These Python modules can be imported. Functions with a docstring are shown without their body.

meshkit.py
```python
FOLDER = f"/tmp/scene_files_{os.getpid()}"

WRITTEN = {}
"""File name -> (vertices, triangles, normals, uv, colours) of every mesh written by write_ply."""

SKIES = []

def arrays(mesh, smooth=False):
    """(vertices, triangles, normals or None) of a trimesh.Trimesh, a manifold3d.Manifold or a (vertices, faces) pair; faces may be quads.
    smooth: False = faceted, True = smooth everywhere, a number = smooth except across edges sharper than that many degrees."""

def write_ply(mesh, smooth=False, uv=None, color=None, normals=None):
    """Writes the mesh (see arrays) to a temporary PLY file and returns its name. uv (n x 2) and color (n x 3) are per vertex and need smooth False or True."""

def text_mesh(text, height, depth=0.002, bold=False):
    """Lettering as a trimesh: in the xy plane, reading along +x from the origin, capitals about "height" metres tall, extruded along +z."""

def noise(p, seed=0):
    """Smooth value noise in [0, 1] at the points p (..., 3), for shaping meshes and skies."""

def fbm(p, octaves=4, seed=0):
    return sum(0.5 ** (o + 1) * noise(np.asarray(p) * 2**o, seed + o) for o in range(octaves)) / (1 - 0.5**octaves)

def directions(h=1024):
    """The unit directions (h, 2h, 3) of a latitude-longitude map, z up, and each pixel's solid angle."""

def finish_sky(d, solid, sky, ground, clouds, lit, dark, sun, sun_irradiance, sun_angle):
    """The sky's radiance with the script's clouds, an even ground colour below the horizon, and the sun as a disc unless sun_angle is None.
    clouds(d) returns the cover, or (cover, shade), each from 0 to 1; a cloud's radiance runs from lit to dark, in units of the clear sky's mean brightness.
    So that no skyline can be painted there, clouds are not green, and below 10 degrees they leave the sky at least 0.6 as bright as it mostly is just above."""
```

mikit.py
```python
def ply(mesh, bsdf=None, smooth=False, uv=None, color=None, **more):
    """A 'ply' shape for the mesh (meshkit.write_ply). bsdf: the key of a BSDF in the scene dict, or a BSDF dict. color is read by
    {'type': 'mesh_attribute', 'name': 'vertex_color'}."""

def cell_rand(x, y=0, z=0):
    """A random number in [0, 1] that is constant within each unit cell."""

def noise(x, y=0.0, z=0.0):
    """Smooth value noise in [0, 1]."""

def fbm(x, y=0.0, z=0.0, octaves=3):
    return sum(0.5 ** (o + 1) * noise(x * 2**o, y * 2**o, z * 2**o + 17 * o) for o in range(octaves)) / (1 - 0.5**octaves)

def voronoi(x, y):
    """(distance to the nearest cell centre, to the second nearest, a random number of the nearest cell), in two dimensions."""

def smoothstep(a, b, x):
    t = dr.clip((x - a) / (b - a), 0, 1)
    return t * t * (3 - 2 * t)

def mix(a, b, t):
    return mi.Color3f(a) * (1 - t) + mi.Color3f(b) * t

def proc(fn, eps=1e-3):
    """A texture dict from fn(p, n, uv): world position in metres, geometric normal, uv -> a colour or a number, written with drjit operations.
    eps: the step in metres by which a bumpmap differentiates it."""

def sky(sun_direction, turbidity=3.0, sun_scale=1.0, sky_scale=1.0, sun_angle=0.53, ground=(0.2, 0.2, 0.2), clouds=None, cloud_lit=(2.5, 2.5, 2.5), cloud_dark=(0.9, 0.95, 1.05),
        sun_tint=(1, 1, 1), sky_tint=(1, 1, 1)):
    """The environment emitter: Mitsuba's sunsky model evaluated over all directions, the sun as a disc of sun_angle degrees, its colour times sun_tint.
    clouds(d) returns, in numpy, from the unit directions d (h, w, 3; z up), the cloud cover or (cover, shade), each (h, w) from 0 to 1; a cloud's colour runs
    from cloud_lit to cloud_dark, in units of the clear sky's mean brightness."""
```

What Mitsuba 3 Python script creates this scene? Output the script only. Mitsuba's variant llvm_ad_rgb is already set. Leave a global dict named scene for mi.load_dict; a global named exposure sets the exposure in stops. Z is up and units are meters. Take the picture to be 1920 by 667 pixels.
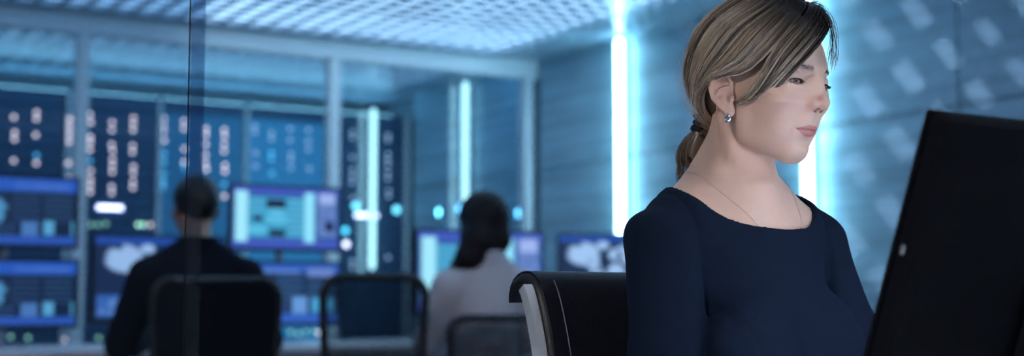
import math, os, random, tempfile
import numpy as np, trimesh, manifold3d as m3
import drjit as dr
import mitsuba as mi
import mikit, meshkit
from mikit import noise, fbm, smoothstep, mix, proc, ply, cell_rand

random.seed(7)
rng = np.random.default_rng(7)
T = mi.ScalarTransform4f
scene, labels = {}, {}

# ---------------------------------------------------------------- camera, light, exposure
# World: X along the glass wall (to the right), Y away from the camera along the right-hand wall, Z up.
YAW, PITCH, CAM_Z = math.radians(31.13), math.atan(226.5 / 2516), 0.95
FWD = np.array([math.sin(YAW) * math.cos(PITCH), math.cos(YAW) * math.cos(PITCH), math.sin(PITCH)])
scene['camera'] = {'type': 'thinlens', 'fov': 2 * math.degrees(math.atan(960 / 2516)), 'fov_axis': 'x',
                   'to_world': T().look_at(origin=[0, 0, CAM_Z], target=(np.array([0, 0, CAM_Z]) + FWD).tolist(), up=[0, 0, 1]),
                   'aperture_radius': 0.0085, 'focus_distance': 1.86, 'near_clip': 0.05, 'far_clip': 100.0}
exposure = 1.5
TUBE = (2.7, 6.0, 7.2)             # radiance of the near light tubes
TUBE_FAR = (0.32, 0.64, 0.72)      # the dimmer tubes behind the glass wall
FILL_SIDE = (13.0, 15.5, 19.0)  # added fill lamp, behind the camera on the right
KEY_PANEL = (43.0, 39.5, 39.0)          # added key lamp, built as a recessed ceiling luminaire
OVER_DESKS = (0.36, 0.58, 0.80)    # light panels above the open ceiling grid
FILL_FRONT = (0.10, 0.16, 0.24)  # added fill panels, unseen over the aisle
OVER_LEFT = (0.12, 0.25, 0.40)
FILL_RACKS = (0.13, 0.25, 0.36)  # added panels giving the racks blue ambient light
HEADER_FILL = (0.5, 1.7, 2.7)           # added blue fill strip, hidden behind the glass wall's header
COVE_FILL = (0.8, 2.2, 3.0)            # added blue strip, hidden on top of the racks
SCREEN = 0.36                       # brightness of the far monitors
DESK_SCREEN = (0.75, 0.85, 1.15)   # the near monitor, which faces the woman

SPOT = [13.0, 16.0, 20.0]             # added spot lamp behind a lattice louvre, for the wall patches

CEIL = 2.79
WALL_X = 5.5       # right-hand wall
GLASS_Y = 8.76     # glass wall between the offices and the server room
RACK_Y = 10.9      # front of the racks
LEFT_X, FRONT_Y, BACK_Y = -4.5, -3.5, 11.75


# ---------------------------------------------------------------- helpers
def mat(name, d):
    scene[name] = d
    return name


def plain(name, rgb, rough=0.5, metallic=0.0, spec=0.5, two=True, **kw):
    d = {'type': 'principled', 'base_color': rgb if isinstance(rgb, dict) else {'type': 'rgb', 'value': list(rgb)}, 'roughness': rough, 'metallic': metallic, 'specular': spec, **kw}
    return mat(name, {'type': 'twosided', 'bsdf': d} if two else d)


def key_of(name, parent=None):
    base = (parent + '__' if parent else '') + name
    k, i = base, 0
    while k in scene or k in labels or any(x.startswith(k + '__') for x in scene):
        i += 1
        k = f'{base}_{i:03d}'
    return k


_taken = {}


def fresh(base):
    if base not in _taken:
        _taken[base] = 0
        return base
    _taken[base] += 1
    return f'{base}_{_taken[base]:03d}'


def thing(name, label=None, cat=None, group=None, kind=None):
    k = fresh(name)
    tag(k, label, cat, group, kind)
    return k


def tag(k, label=None, cat=None, group=None, kind=None):
    d = labels.setdefault(k, {})
    for a, b in (('label', label), ('category', cat), ('group', group), ('kind', kind)):
        if b:
            d[a] = b
    return k


def obj(name, mesh, m, parent=None, smooth=False, label=None, kind=None, M=None, **kw):
    k = fresh((parent + '__' if parent else '') + name)
    d = mesh if isinstance(mesh, dict) else ply(mesh, m, smooth=smooth, **kw)
    if isinstance(mesh, dict):
        d = {**d, 'bsdf': {'type': 'ref', 'id': m}} if m else dict(d)
    if M is not None:
        d = {**d, 'to_world': T(np.asarray(M, float))}
    scene[k] = d
    if label or kind:
        tag(k, label, None, None, kind)
    return k


def box(lo, hi, ch=0.0):
    lo, hi = np.asarray(lo, float), np.asarray(hi, float)
    lo, hi = np.minimum(lo, hi), np.maximum(lo, hi)
    if ch <= 0:
        b = trimesh.creation.box(hi - lo)
        b.apply_translation((lo + hi) / 2)
        return b
    pts = []
    for sx in (0, 1):
        for sy in (0, 1):
            for sz in (0, 1):
                c = np.where([sx, sy, sz], hi, lo)
                s = np.where([sx, sy, sz], -1.0, 1.0)
                for a in range(3):
                    q = c.copy()
                    for b_ in range(3):
                        if b_ != a:
                            q[b_] += s[b_] * ch
                    pts.append(q)
    return trimesh.convex.convex_hull(np.array(pts))


def join(*ms):
    return trimesh.util.concatenate([m for m in ms])


def rot(axis, deg, p=(0, 0, 0)):
    return trimesh.transformations.rotation_matrix(math.radians(deg), axis, p)


def trans(*p):
    return trimesh.transformations.translation_matrix(p)


def cyl(a, b, r, n=16):
    a, b = np.asarray(a, float), np.asarray(b, float)
    return trimesh.creation.cylinder(radius=r, segment=[a, b], sections=n)


def spline(pts, n):
    from scipy.interpolate import CubicSpline
    p = np.asarray(pts, float)
    t = np.concatenate([[0], np.cumsum(np.linalg.norm(np.diff(p, axis=0), axis=1))])
    return CubicSpline(t / t[-1], p)(np.linspace(0, 1, n))


def tube(points, radii, sides=10):
    p = np.asarray(points, float)
    r = np.broadcast_to(radii, (len(p),)).astype(float)
    t = np.gradient(p, axis=0)
    t /= np.linalg.norm(t, axis=1, keepdims=True) + 1e-12
    a = np.cross(t[0], [0, 0, 1.0] if abs(t[0][2]) < 0.9 else [1.0, 0, 0])
    A = []
    for k in range(len(p)):
        a = a - t[k] * (a @ t[k])
        a /= np.linalg.norm(a)
        A.append(a)
    A = np.array(A)
    B = np.cross(t, A)
    ang = np.arange(sides) * 2 * np.pi / sides
    v = p[:, None] + r[:, None, None] * (np.cos(ang)[None, :, None] * A[:, None] + np.sin(ang)[None, :, None] * B[:, None])
    v = np.vstack([v.reshape(-1, 3), p[:1], p[-1:]])
    f = []
    n = len(p)
    for i in range(n - 1):
        for j in range(sides):
            j2 = (j + 1) % sides
            f += [[i * sides + j, i * sides + j2, (i + 1) * sides + j2], [i * sides + j, (i + 1) * sides + j2, (i + 1) * sides + j]]
    for j in range(sides):
        j2 = (j + 1) % sides
        f += [[n * sides, j2, j], [n * sides + 1, (n - 1) * sides + j, (n - 1) * sides + j2]]
    return trimesh.Trimesh(v, f, process=False)


def ribbon(profile, x0, x1, thick):
    """A sheet of the given (y, z) profile from x0 to x1, with thickness."""
    p = np.asarray(profile, float)
    t = np.gradient(p, axis=0)
    nrm = np.stack([-t[:, 1], t[:, 0]], 1)
    nrm /= np.linalg.norm(nrm, axis=1, keepdims=True)
    loop = np.vstack([p + nrm * thick / 2, (p - nrm * thick / 2)[::-1]])
    import shapely.geometry as sg
    poly = sg.Polygon(loop).buffer(0)
    m = trimesh.creation.extrude_polygon(poly, x1 - x0)
    v = m.vertices.copy()
    m.vertices = np.stack([v[:, 2] + x0, v[:, 0], v[:, 1]], 1)
    return m


# ---------------------------------------------------------------- materials
def wall_colour(p, n, uv):
    streak = fbm(p.y * 0.7, p.z * 26.0, 3.0, 3)
    cloud = fbm(p.y * 1.1, p.z * 2.5, 9.0, 3)
    k = 0.62 + 0.5 * streak + 0.35 * (cloud - 0.5)
    return mi.Color3f(0.38, 0.56, 0.70) * k


plain('wall_panel_mat', proc(wall_colour), 0.5, 0.05, 0.25)
plain('plain_wall_mat', (0.16, 0.19, 0.24), 0.6)
plain('floor_mat', proc(lambda p, n, uv: mi.Color3f(0.10, 0.115, 0.14) * (0.8 + 0.4 * fbm(p.x * 6, p.y * 6, 0.0, 3))), 0.55)
plain('ceiling_mat', (0.55, 0.62, 0.70), 0.35, 0.5)
plain('ceiling_slat_mat', (0.46, 0.58, 0.71), 0.28, 0.45)
plain('steel_mat', (0.42, 0.48, 0.56), 0.38, 0.4)
plain('post_mat', (0.84, 0.89, 0.94), 0.45, 0.0)
plain('dark_plastic', (0.012, 0.013, 0.016), 0.42)
plain('black_rack_mat', (0.040, 0.075, 0.13), 0.45, 0.2)
plain('rack_divider_mat', (0.80, 0.78, 0.82), 0.5, 0.3)
plain('rack_unit_mat', (0.05, 0.105, 0.20), 0.4, 0.3)
plain('desk_mat', (0.86, 0.88, 0.92), 0.35)
plain('chrome', (0.86, 0.88, 0.90), 0.26, 1.0)
plain('bright_rail_mat', (0.80, 0.90, 0.95), 0.35, 0.55)
mat('pane_mat', {'type': 'thindielectric', 'int_ior': 1.5, 'specular_reflectance': 0.25, 'specular_transmittance': {'type': 'rgb', 'value': [0.86, 0.93, 0.97]}})
mat('clear_pane_mat', {'type': 'thindielectric', 'int_ior': 1.5, 'specular_reflectance': 0.3, 'specular_transmittance': {'type': 'rgb', 'value': [0.90, 0.92, 0.96]}})
mat('smoked_pane_mat', {'type': 'thindielectric', 'int_ior': 1.5, 'specular_transmittance': {'type': 'rgb', 'value': [0.40, 0.46, 0.58]}})
plain('lamp_body', (0.3, 0.33, 0.36), 0.4, 0.6)
plain('screen_glass', (0.01, 0.01, 0.012), 0.18)


def emit(rgb, weight=None):
    d = {'type': 'area', 'radiance': rgb if isinstance(rgb, dict) else {'type': 'rgb', 'value': list(map(float, rgb))}}
    if weight is not None:
        d['sampling_weight'] = weight
    return d


# ---------------------------------------------------------------- the room
tag(obj('floor', box((LEFT_X, FRONT_Y, -0.1), (WALL_X + 0.1, BACK_Y + 0.1, 0)), 'floor_mat'), kind='structure', label='dark office floor')
PLEN = CEIL + 0.016
ceil = obj('ceiling', box((LEFT_X, FRONT_Y, PLEN), (WALL_X + 0.1, BACK_Y + 0.1, PLEN + 0.1)), 'ceiling_mat')
tag(ceil, kind='structure', label='pale metal ceiling with an open grid of crossing slats')
PITCH_X = 0.15
CX0, CY0 = -1.6, 3.8
slat_a = ply(box((CX0, -0.026, CEIL), (WALL_X - 0.004, 0.026, PLEN - 0.0008), 0.002), 'ceiling_slat_mat')
slat_b = ply(box((-0.026, CY0, CEIL + 0.001), (0.026, RACK_Y + 0.6, PLEN - 0.0008), 0.002), 'ceiling_slat_mat')
for i in range(int((RACK_Y + 0.6 - CY0) / PITCH_X)):
    obj('slat', slat_a, None, ceil, M=trans(0, CY0 + 0.04 + i * PITCH_X, 0))
for i in range(int((WALL_X - CX0) / PITCH_X)):
    obj('slat', slat_b, None, ceil, M=trans(WALL_X - 0.03 - i * PITCH_X, 0, 0))

# right-hand wall: brushed panels with recessed joints
wr = obj('wall_right', box((WALL_X + 0.02, FRONT_Y, 0), (WALL_X + 0.12, BACK_Y, PLEN)), 'plain_wall_mat')
tag(wr, kind='structure', label='blue grey wall of wide brushed metal panels')
for y0, y1 in ((1.0, 2.82), (2.82, 4.66), (4.66, 6.62), (6.62, 8.70), (8.82, 10.84)):
    for z0, z1 in ((0.1, 1.03), (1.03, 1.94), (1.94, PLEN - 0.002)):
        obj('panel', box((WALL_X, y0 + 0.006, z0 + 0.005), (WALL_X + 0.022, y1 - 0.006, z1 - 0.005), 0.003), 'wall_panel_mat', wr)
tag(obj('wall_left', box((LEFT_X - 0.1, FRONT_Y, 0), (LEFT_X, BACK_Y, PLEN)), 'plain_wall_mat'), kind='structure')
tag(obj('wall_front', box((LEFT_X - 0.1, FRONT_Y - 0.1, 0), (WALL_X + 0.12, FRONT_Y, PLEN)), 'plain_wall_mat'), kind='structure')
tag(obj('wall_back', box((LEFT_X - 0.1, BACK_Y, 0), (WALL_X + 0.12, BACK_Y + 0.1, PLEN)), 'plain_wall_mat'), kind='structure', label='wall behind the server racks')

# glass wall: posts, header beam, sill and panes
gw = thing('window_1', 'glazed wall with grey posts in front of the server room', kind='structure')
PX = [-3.2, -1.45, 0.30, 2.05, 3.80, 5.42]
obj('header', box((LEFT_X, GLASS_Y - 0.05, CEIL - 0.145), (WALL_X, GLASS_Y + 0.05, CEIL - 0.001), 0.004), 'post_mat', gw)
obj('sill', box((LEFT_X, GLASS_Y - 0.05, 0), (WALL_X, GLASS_Y + 0.05, 0.09), 0.004), 'post_mat', gw)
for i, x in enumerate(PX):
    obj('post', box((x - 0.042, GLASS_Y - 0.045, 0.09), (x + 0.042, GLASS_Y + 0.045, CEIL - 0.145), 0.004), 'post_mat', gw)
for a, b in zip(PX[:-1], PX[1:]):
    obj('pane', (np.array([[a + 0.042, GLASS_Y, 0.09], [b - 0.042, GLASS_Y, 0.09], [b - 0.042, GLASS_Y, CEIL - 0.145], [a + 0.042, GLASS_Y, CEIL - 0.145]]), np.array([[0, 1, 2], [0, 2, 3]])), 'pane_mat', gw)

# glass partition beside the camera
gp = thing('window_2', 'clear glass partition with a smoked vertical edge, close to the camera', kind='structure')


def sheet(x0, x1, y, z0, z1):
    return np.array([[x0, y, z0], [x1, y, z0], [x1, y, z1], [x0, y, z1]]), np.array([[0, 1, 2], [0, 2, 3]])


obj('pane', sheet(-1.4, 0.640, 2.045, 0.03, CEIL), 'clear_pane_mat', gp)
obj('edge_pane', sheet(0.645, 0.668, 2.045, 0.03, CEIL), 'smoked_pane_mat', gp, label='smoked edge strip')
plain('seam_mat', (0.006, 0.009, 0.013), 0.7, 0.0, 0.1)
obj('seam', box((0.6422, 2.044, 0.03), (0.6438, 2.047, CEIL - 0.002)), 'seam_mat', gp, label='dark joint line')
obj('rail', box((-1.4, 2.02, 0), (0.668, 2.07, 0.03), 0.003), 'steel_mat', gp)

# ---------------------------------------------------------------- light tubes


def light_tube(x, y, z0, z1, rgb, label, axis):
    t = thing('led_light_tube', label, 'light', 'vertical light tubes')
    p = [[0, 0, z0 + 0.0], [0, 0, z0 + 0.008], [0, 0, z0 + 0.02], [0, 0, z1 - 0.02], [0, 0, z1 - 0.008], [0, 0, z1]]
    m = tube(p, [0.012, 0.020, 0.026, 0.026, 0.020, 0.012], 16)
    d = ply(m, 'lamp_body', smooth=40)
    d['emitter'] = emit(rgb)
    obj('tube', d, None, t, M=trans(x, y, 0))
    far = WALL_X - x - 0.001 if axis == 'x' else 0.055
    back = box((0.034, -0.02, z0 + 0.02), (0.05, 0.02, z1 - 0.02), 0.003)
    if axis == 'y':
        back.apply_transform(rot([0, 0, 1], 90))
    for z in (z0 + 0.15, (z0 + z1) / 2, z1 - 0.15):
        clip = box((0.02, -0.012, z - 0.01), (far, 0.012, z + 0.01), 0.002)
        if axis == 'y':
            clip.apply_transform(rot([0, 0, 1], 90))
        obj('clip', clip, 'lamp_body', t, M=trans(x, y, 0))
    obj('rail', back, 'lamp_body', t, M=trans(x, y, 0))
    


light_tube(WALL_X - 0.065, 5.71, 1.12, 2.765, TUBE, 'brightest vertical light tube on the right wall, behind the woman in navy', 'x')
light_tube(WALL_X - 0.065, 7.55, 1.18, 2.765, TUBE, 'tall glowing light tube on the right wall, above the bright map screen', 'x')
light_tube(WALL_X - 0.065, 9.76, 1.20, 2.765, TUBE_FAR, 'cyan white light tube behind the glass, above the dark-haired woman\'s head', 'x')
light_tube(5.09, RACK_Y - 0.075, 1.21, 2.64, TUBE_FAR, 'cyan light tube standing between two columns of rack lights, farthest back', 'y')

# added key and fill lamps behind the camera, built as recessed ceiling luminaires
for x, y, rgb, lab in ((-1.8, -0.1, KEY_PANEL, 'added key light built as a recessed ceiling luminaire left of the camera'), (2.6, -0.9, FILL_SIDE, 'added fill light built as a recessed ceiling luminaire right of the camera')):
    t = thing('ceiling_light', lab, 'light', 'added ceiling luminaires')
    obj('frame', join(box((x - 0.62, y - 0.17, CEIL - 0.005), (x + 0.62, y - 0.15, PLEN)), box((x - 0.62, y + 0.15, CEIL - 0.005), (x + 0.62, y + 0.17, PLEN)),
                      box((x - 0.62, y - 0.15, CEIL - 0.005), (x - 0.60, y + 0.15, PLEN)), box((x + 0.60, y - 0.15, CEIL - 0.005), (x + 0.62, y + 0.15, PLEN))), 'steel_mat', t)
    d = ply((np.array([[x - 0.6, y - 0.15, CEIL], [x - 0.6, y + 0.15, CEIL], [x + 0.6, y + 0.15, CEIL], [x + 0.6, y - 0.15, CEIL]]), np.array([[0, 1, 2], [0, 2, 3]])), 'lamp_body')
    d['emitter'] = emit(rgb)
    obj('diffuser', d, None, t)

# light panels above the ceiling grid; those over racks and aisle are added fill


def quad(x0, x1, y0, y1, z, up):
    v = np.array([[x0, y0, z], [x1, y0, z], [x1, y1, z], [x0, y1, z]])
    f = np.array([[0, 1, 2], [0, 2, 3]])
    return v, (f if up else f[:, ::-1])


for x0, x1, y0, y1, nx, ny, rgb, where in ((2.7, 5.1, 4.4, 8.6, 4, 6, OVER_DESKS, 'over the right half of the control room'), (-1.2, 2.7, 4.4, 8.6, 4, 6, OVER_LEFT, 'over the left half of the control room'),
                                           (0.6, 5.2, 9.1, 10.6, 6, 2, FILL_RACKS, 'over the server room, added as blue fill'), (-1.0, 4.6, 1.9, 3.9, 4, 2, FILL_FRONT, 'over the aisle before the far desks, added as unseen fill')):
    for i in range(nx):
        for j in range(ny):
            x, y = x0 + (i + 0.5) * (x1 - x0) / nx, y0 + (j + 0.5) * (y1 - y0) / ny
            t = thing('ceiling_light', 'square light panel above the open ceiling grid ' + where, 'light', 'light panels ' + where)
            d = ply(box((x - (x1 - x0) / nx / 2 + 0.004, y - (y1 - y0) / ny / 2 + 0.004, PLEN - 0.0004), (x + (x1 - x0) / nx / 2 - 0.004, y + (y1 - y0) / ny / 2 - 0.004, PLEN + 0.012)), 'lamp_body')
            d['emitter'] = emit(np.array(rgb) * (1.35 if y1 == 8.6 and j == ny - 1 else 1.0))
            obj('diffuser', d, None, t)
# added spot lamp and louvre, unseen, to throw light patches onto the right-hand wall
t = thing('added_spotlight', 'added ceiling spot lamp with a lattice louvre, unseen, throwing patches onto the right wall', 'light')
sp, aim = np.array([2.6, 0.6, 2.50]), np.array([5.5, 4.75, 2.05])
zz = (aim - sp) / np.linalg.norm(aim - sp)
xx_ = np.cross(zz, [0, 0, 1.0])
xx_ /= np.linalg.norm(xx_)
Ms = np.eye(4)
Ms[:3, 0], Ms[:3, 1], Ms[:3, 2], Ms[:3, 3] = xx_, np.cross(zz, xx_), zz, sp
obj('body', trimesh.creation.annulus(0.085, 0.095, 0.36, sections=32, transform=trans(0, 0, 0.13)), 'lamp_body', t, smooth=40, M=Ms)
obj('back_cap', cyl((0, 0, -0.07), (0, 0, -0.05), 0.095, 32), 'lamp_body', t, smooth=40, M=Ms)
obj('bracket', cyl((sp[0], sp[1], sp[2] + 0.10), (sp[0], sp[1], CEIL), 0.012, 10), 'lamp_body', t, smooth=40)
for q, step, w_ in ((0, 0.0098, 0.0028), (1, 0.0170, 0.0032)):
    for k in range(-int(0.083 / step), int(0.083 / step) + 1):
        hl = math.sqrt(0.085 ** 2 - (k * step) ** 2)
        b_ = box((-hl, k * step - w_, 0.299 + 0.002 * q), (hl, k * step + w_, 0.301 + 0.002 * q))
        b_.apply_transform(rot([0, 0, 1], 90 * q + 66))
        obj('louvre_slat', b_, 'lamp_body', t, M=Ms)
scene['added_spot_beam'] = {'type': 'spot', 'to_world': T().look_at(origin=sp.tolist(), target=aim.tolist(), up=[0, 0, 1]), 'intensity': {'type': 'rgb', 'value': SPOT}, 'cutoff_angle': 15.5, 'beam_width': 11.0}
t = thing('added_header_light', 'added blue light strip hidden behind the header of the glass wall', 'light')  # unseen strip added to light the rack fronts and ceiling blue
d = ply(box((-1.0, GLASS_Y + 0.055, CEIL - 0.07), (WALL_X - 0.15, GLASS_Y + 0.075, CEIL - 0.02)), 'lamp_body')
d['emitter'] = emit(HEADER_FILL)
obj('strip', d, None, t)

# ---------------------------------------------------------------- server racks
RX = [-1.25, -0.515, 0.23, 0.965, 1.71, 2.455, 3.19, 3.932, 4.677, 5.46]
LEDS = """2.04,2.36,w 2.05,2.24,w 2.05,2.19,w 2.05,2.02,w 2.21,2.41,w 2.21,2.36,w 2.21,2.23,w 2.22,2.07,b 2.22,2.01,w 2.46,2.37,w 2.46,2.31,w 2.46,2.25,w 2.46,2.19,w 2.46,2.02,w 2.47,1.90,w 2.62,2.42,w 2.63,2.36,w 2.63,2.24,w 2.63,2.20,w 2.63,2.14,w 2.63,2.05,b 2.64,1.97,w 2.64,1.90,w 2.64,1.85,w 2.64,1.80,w
2.80,2.37,w 2.80,2.31,w 2.80,2.19,w 2.81,2.14,w 2.81,2.07,w 2.81,2.02,w 2.81,1.97,w 2.81,1.85,w 2.81,1.80,w 2.97,2.42,w 2.97,2.37,w 2.97,2.32,w 2.97,2.19,w 2.97,2.14,w 2.98,2.02,w 2.98,1.97,w 2.98,1.90,w 2.98,1.85,w 3.22,2.43,w 3.22,2.37,w 3.22,2.33,w 3.23,2.25,w 3.23,2.14,b 3.23,2.07,b 3.23,1.97,b 3.23,1.91,b 3.23,1.87,b
3.39,2.42,w 3.39,2.36,w 3.40,2.19,w 3.40,2.08,w 3.40,2.04,b 3.58,2.37,w 3.58,2.32,w 3.58,2.24,w 3.58,2.15,w 3.58,2.08,w 3.59,2.03,w 3.59,1.90,w 3.74,2.37,w 3.74,2.32,w 3.74,2.25,w 3.74,2.19,w 3.75,2.07,w 3.75,2.02,w 3.75,1.91,b 3.75,1.81,w 4.01,2.42,d 4.01,2.37,d 4.02,2.19,d 4.02,2.08,d 4.16,2.37,d 4.16,2.32,d 4.16,2.20,b 4.16,2.15,b 4.17,2.02,b
4.33,2.42,d 4.33,2.32,d 4.34,2.20,d 4.34,2.15,d 4.34,2.08,d 4.50,2.42,d 4.50,2.32,d 4.50,2.25,d 4.51,2.08,d 4.92,2.43,d 4.92,2.38,d 4.92,2.20,d 4.92,2.09,d 4.92,2.03,d 4.92,1.98,d 4.93,1.84,d 4.93,1.28,d 4.93,1.23,d 5.27,2.42,d 5.27,2.38,d 5.27,2.25,d 5.27,2.20,d 5.27,2.15,d 5.27,2.08,d 5.27,2.03,d 5.28,1.92,d 5.28,1.87,d 5.28,1.32,d
2.00,0.65,g 2.07,0.66,g 2.20,0.65,g 2.48,0.63,w 2.53,0.63,w 2.74,0.64,g 2.59,0.70,v 2.22,0.55,v 2.56,1.31,v 2.65,1.54,g 2.71,1.54,g 2.77,1.55,g 3.03,1.55,G 3.07,1.55,G 3.13,1.55,w 3.06,0.61,w 4.25,0.66,g 4.36,0.67,g 4.43,0.65,g 4.50,0.67,g 4.58,0.67,g 4.62,0.66,w 4.77,1.35,w 4.87,1.43,W 4.86,1.55,c 4.96,1.77,C 5.36,1.75,C 3.66,1.69,W"""
led_m = trimesh.creation.icosphere(subdivisions=2, radius=0.016)
led_m.apply_scale([1, 0.45, 1])
LED_RGB = {'w': (3.0, 2.55, 2.75), 'b': (0.25, 1.5, 2.6), 'd': (0.75, 1.15, 1.7), 'g': (0.7, 1.6, 1.25), 'G': (2.0, 4.2, 2.9), 'v': (0.5, 0.6, 1.5), 'W': (4.5, 4.6, 6.0), 'c': (0.4, 3.2, 4.6), 'C': (0.7, 3.2, 4.2)}
led_plys = {}
for c, rgb in LED_RGB.items():
    mm = led_m.copy()
    if c in 'WcC':
        mm.apply_scale([1.7, 1, 1.7] if c != 'C' else [2.1, 1, 2.1])
    d = ply(mm, 'dark_plastic', smooth=True)
    d['emitter'] = emit(np.array(rgb) * 0.24, 0.004)
    led_plys[c] = d
leds = [(float(a), float(b), c) for a, b, c in (s.split(',') for s in LEDS.split())]
RACK_TOP = 2.60
ORD = ['', '', '', '', 'first', 'second', 'third', 'fourth', 'fifth', '']
rack_names = {}
for i in range(2, len(RX) - 1):
    a, b = RX[i], RX[i + 1]
    vis = i >= 4
    lab = {4: 'dark server rack behind the stacked monitors at the far left edge', 5: 'dark server rack whose lights rise behind the left monitor post, with a white display bar',
           6: 'server rack with white lights right behind the man\'s head', 7: 'blue lit server rack with dim lights above the cyan diagram screen',
           8: 'dark server rack behind the farthest cyan light tube'}.get(i, 'dark server rack in the row behind the glass wall')
    lab = {2: 'dark server rack third from the monitors, outside the left edge', 3: 'dark server rack next to the left edge'}.get(i, lab)
    r = thing('server_rack', lab, 'server rack', 'server racks')
    rack_names[i] = r
    obj('body', box((a + 0.022, RACK_Y + 0.012, 0.05), (b - 0.022, RACK_Y + 0.72, RACK_TOP), 0.004), 'black_rack_mat', r)
    obj('divider', box((a - 0.022, RACK_Y - 0.03, 0.0), (a + 0.022, RACK_Y + 0.72, RACK_TOP), 0.004), 'rack_divider_mat', r, label='pale upright divider')
    if i == len(RX) - 2:
        obj('divider', box((b - 0.022, RACK_Y - 0.03, 0.0), (b + 0.022, RACK_Y + 0.72, RACK_TOP), 0.004), 'rack_divider_mat', r, label='pale upright divider')
    if vis:
        for z in np.arange(0.12, 2.5, 0.112):
            obj('server_unit', box((a + 0.04, RACK_Y - 0.004, z), (b - 0.04, RACK_Y + 0.013, z + 0.104), 0.002), 'rack_unit_mat', r)
# added glowing sheets stand in for blue light on two rack fronts
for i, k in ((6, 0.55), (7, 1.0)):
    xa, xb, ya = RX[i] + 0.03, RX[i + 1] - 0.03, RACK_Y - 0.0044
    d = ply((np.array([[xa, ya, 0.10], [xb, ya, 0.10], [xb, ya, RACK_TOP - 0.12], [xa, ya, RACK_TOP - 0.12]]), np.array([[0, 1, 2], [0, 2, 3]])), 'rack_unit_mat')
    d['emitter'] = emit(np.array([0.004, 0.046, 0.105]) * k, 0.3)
    obj('glow_sheet', d, None, rack_names[i], label='added sheet glowing blue')
for x, z, c in leds:
    i = max(4, min(8, int(np.searchsorted(RX, x) - 1)))
    x = min(x, 5.42)
    obj('indicator_light', led_plys[c], None, rack_names[i], M=trans(x, RACK_Y - (0.036 if min(abs(x - q) for q in RX) < 0.03 else 0.008), z), label=None)


def light_bar(x0, x1, z, parent, rgb, y=None):
    d = ply(box((x0, RACK_Y - 0.02, z - 0.017), (x1, RACK_Y - 0.003, z + 0.017), 0.004), 'dark_plastic')
    d['emitter'] = emit(rgb, 0.02)
    obj('display_bar', d, None, parent, label='glowing white display bar')


light_bar(2.70, 2.90, 1.68, rack_names[5], (1.5, 1.6, 2.3))
light_bar(4.95, 5.17, 1.69, rack_names[8], (1.0, 1.2, 1.6))
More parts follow.
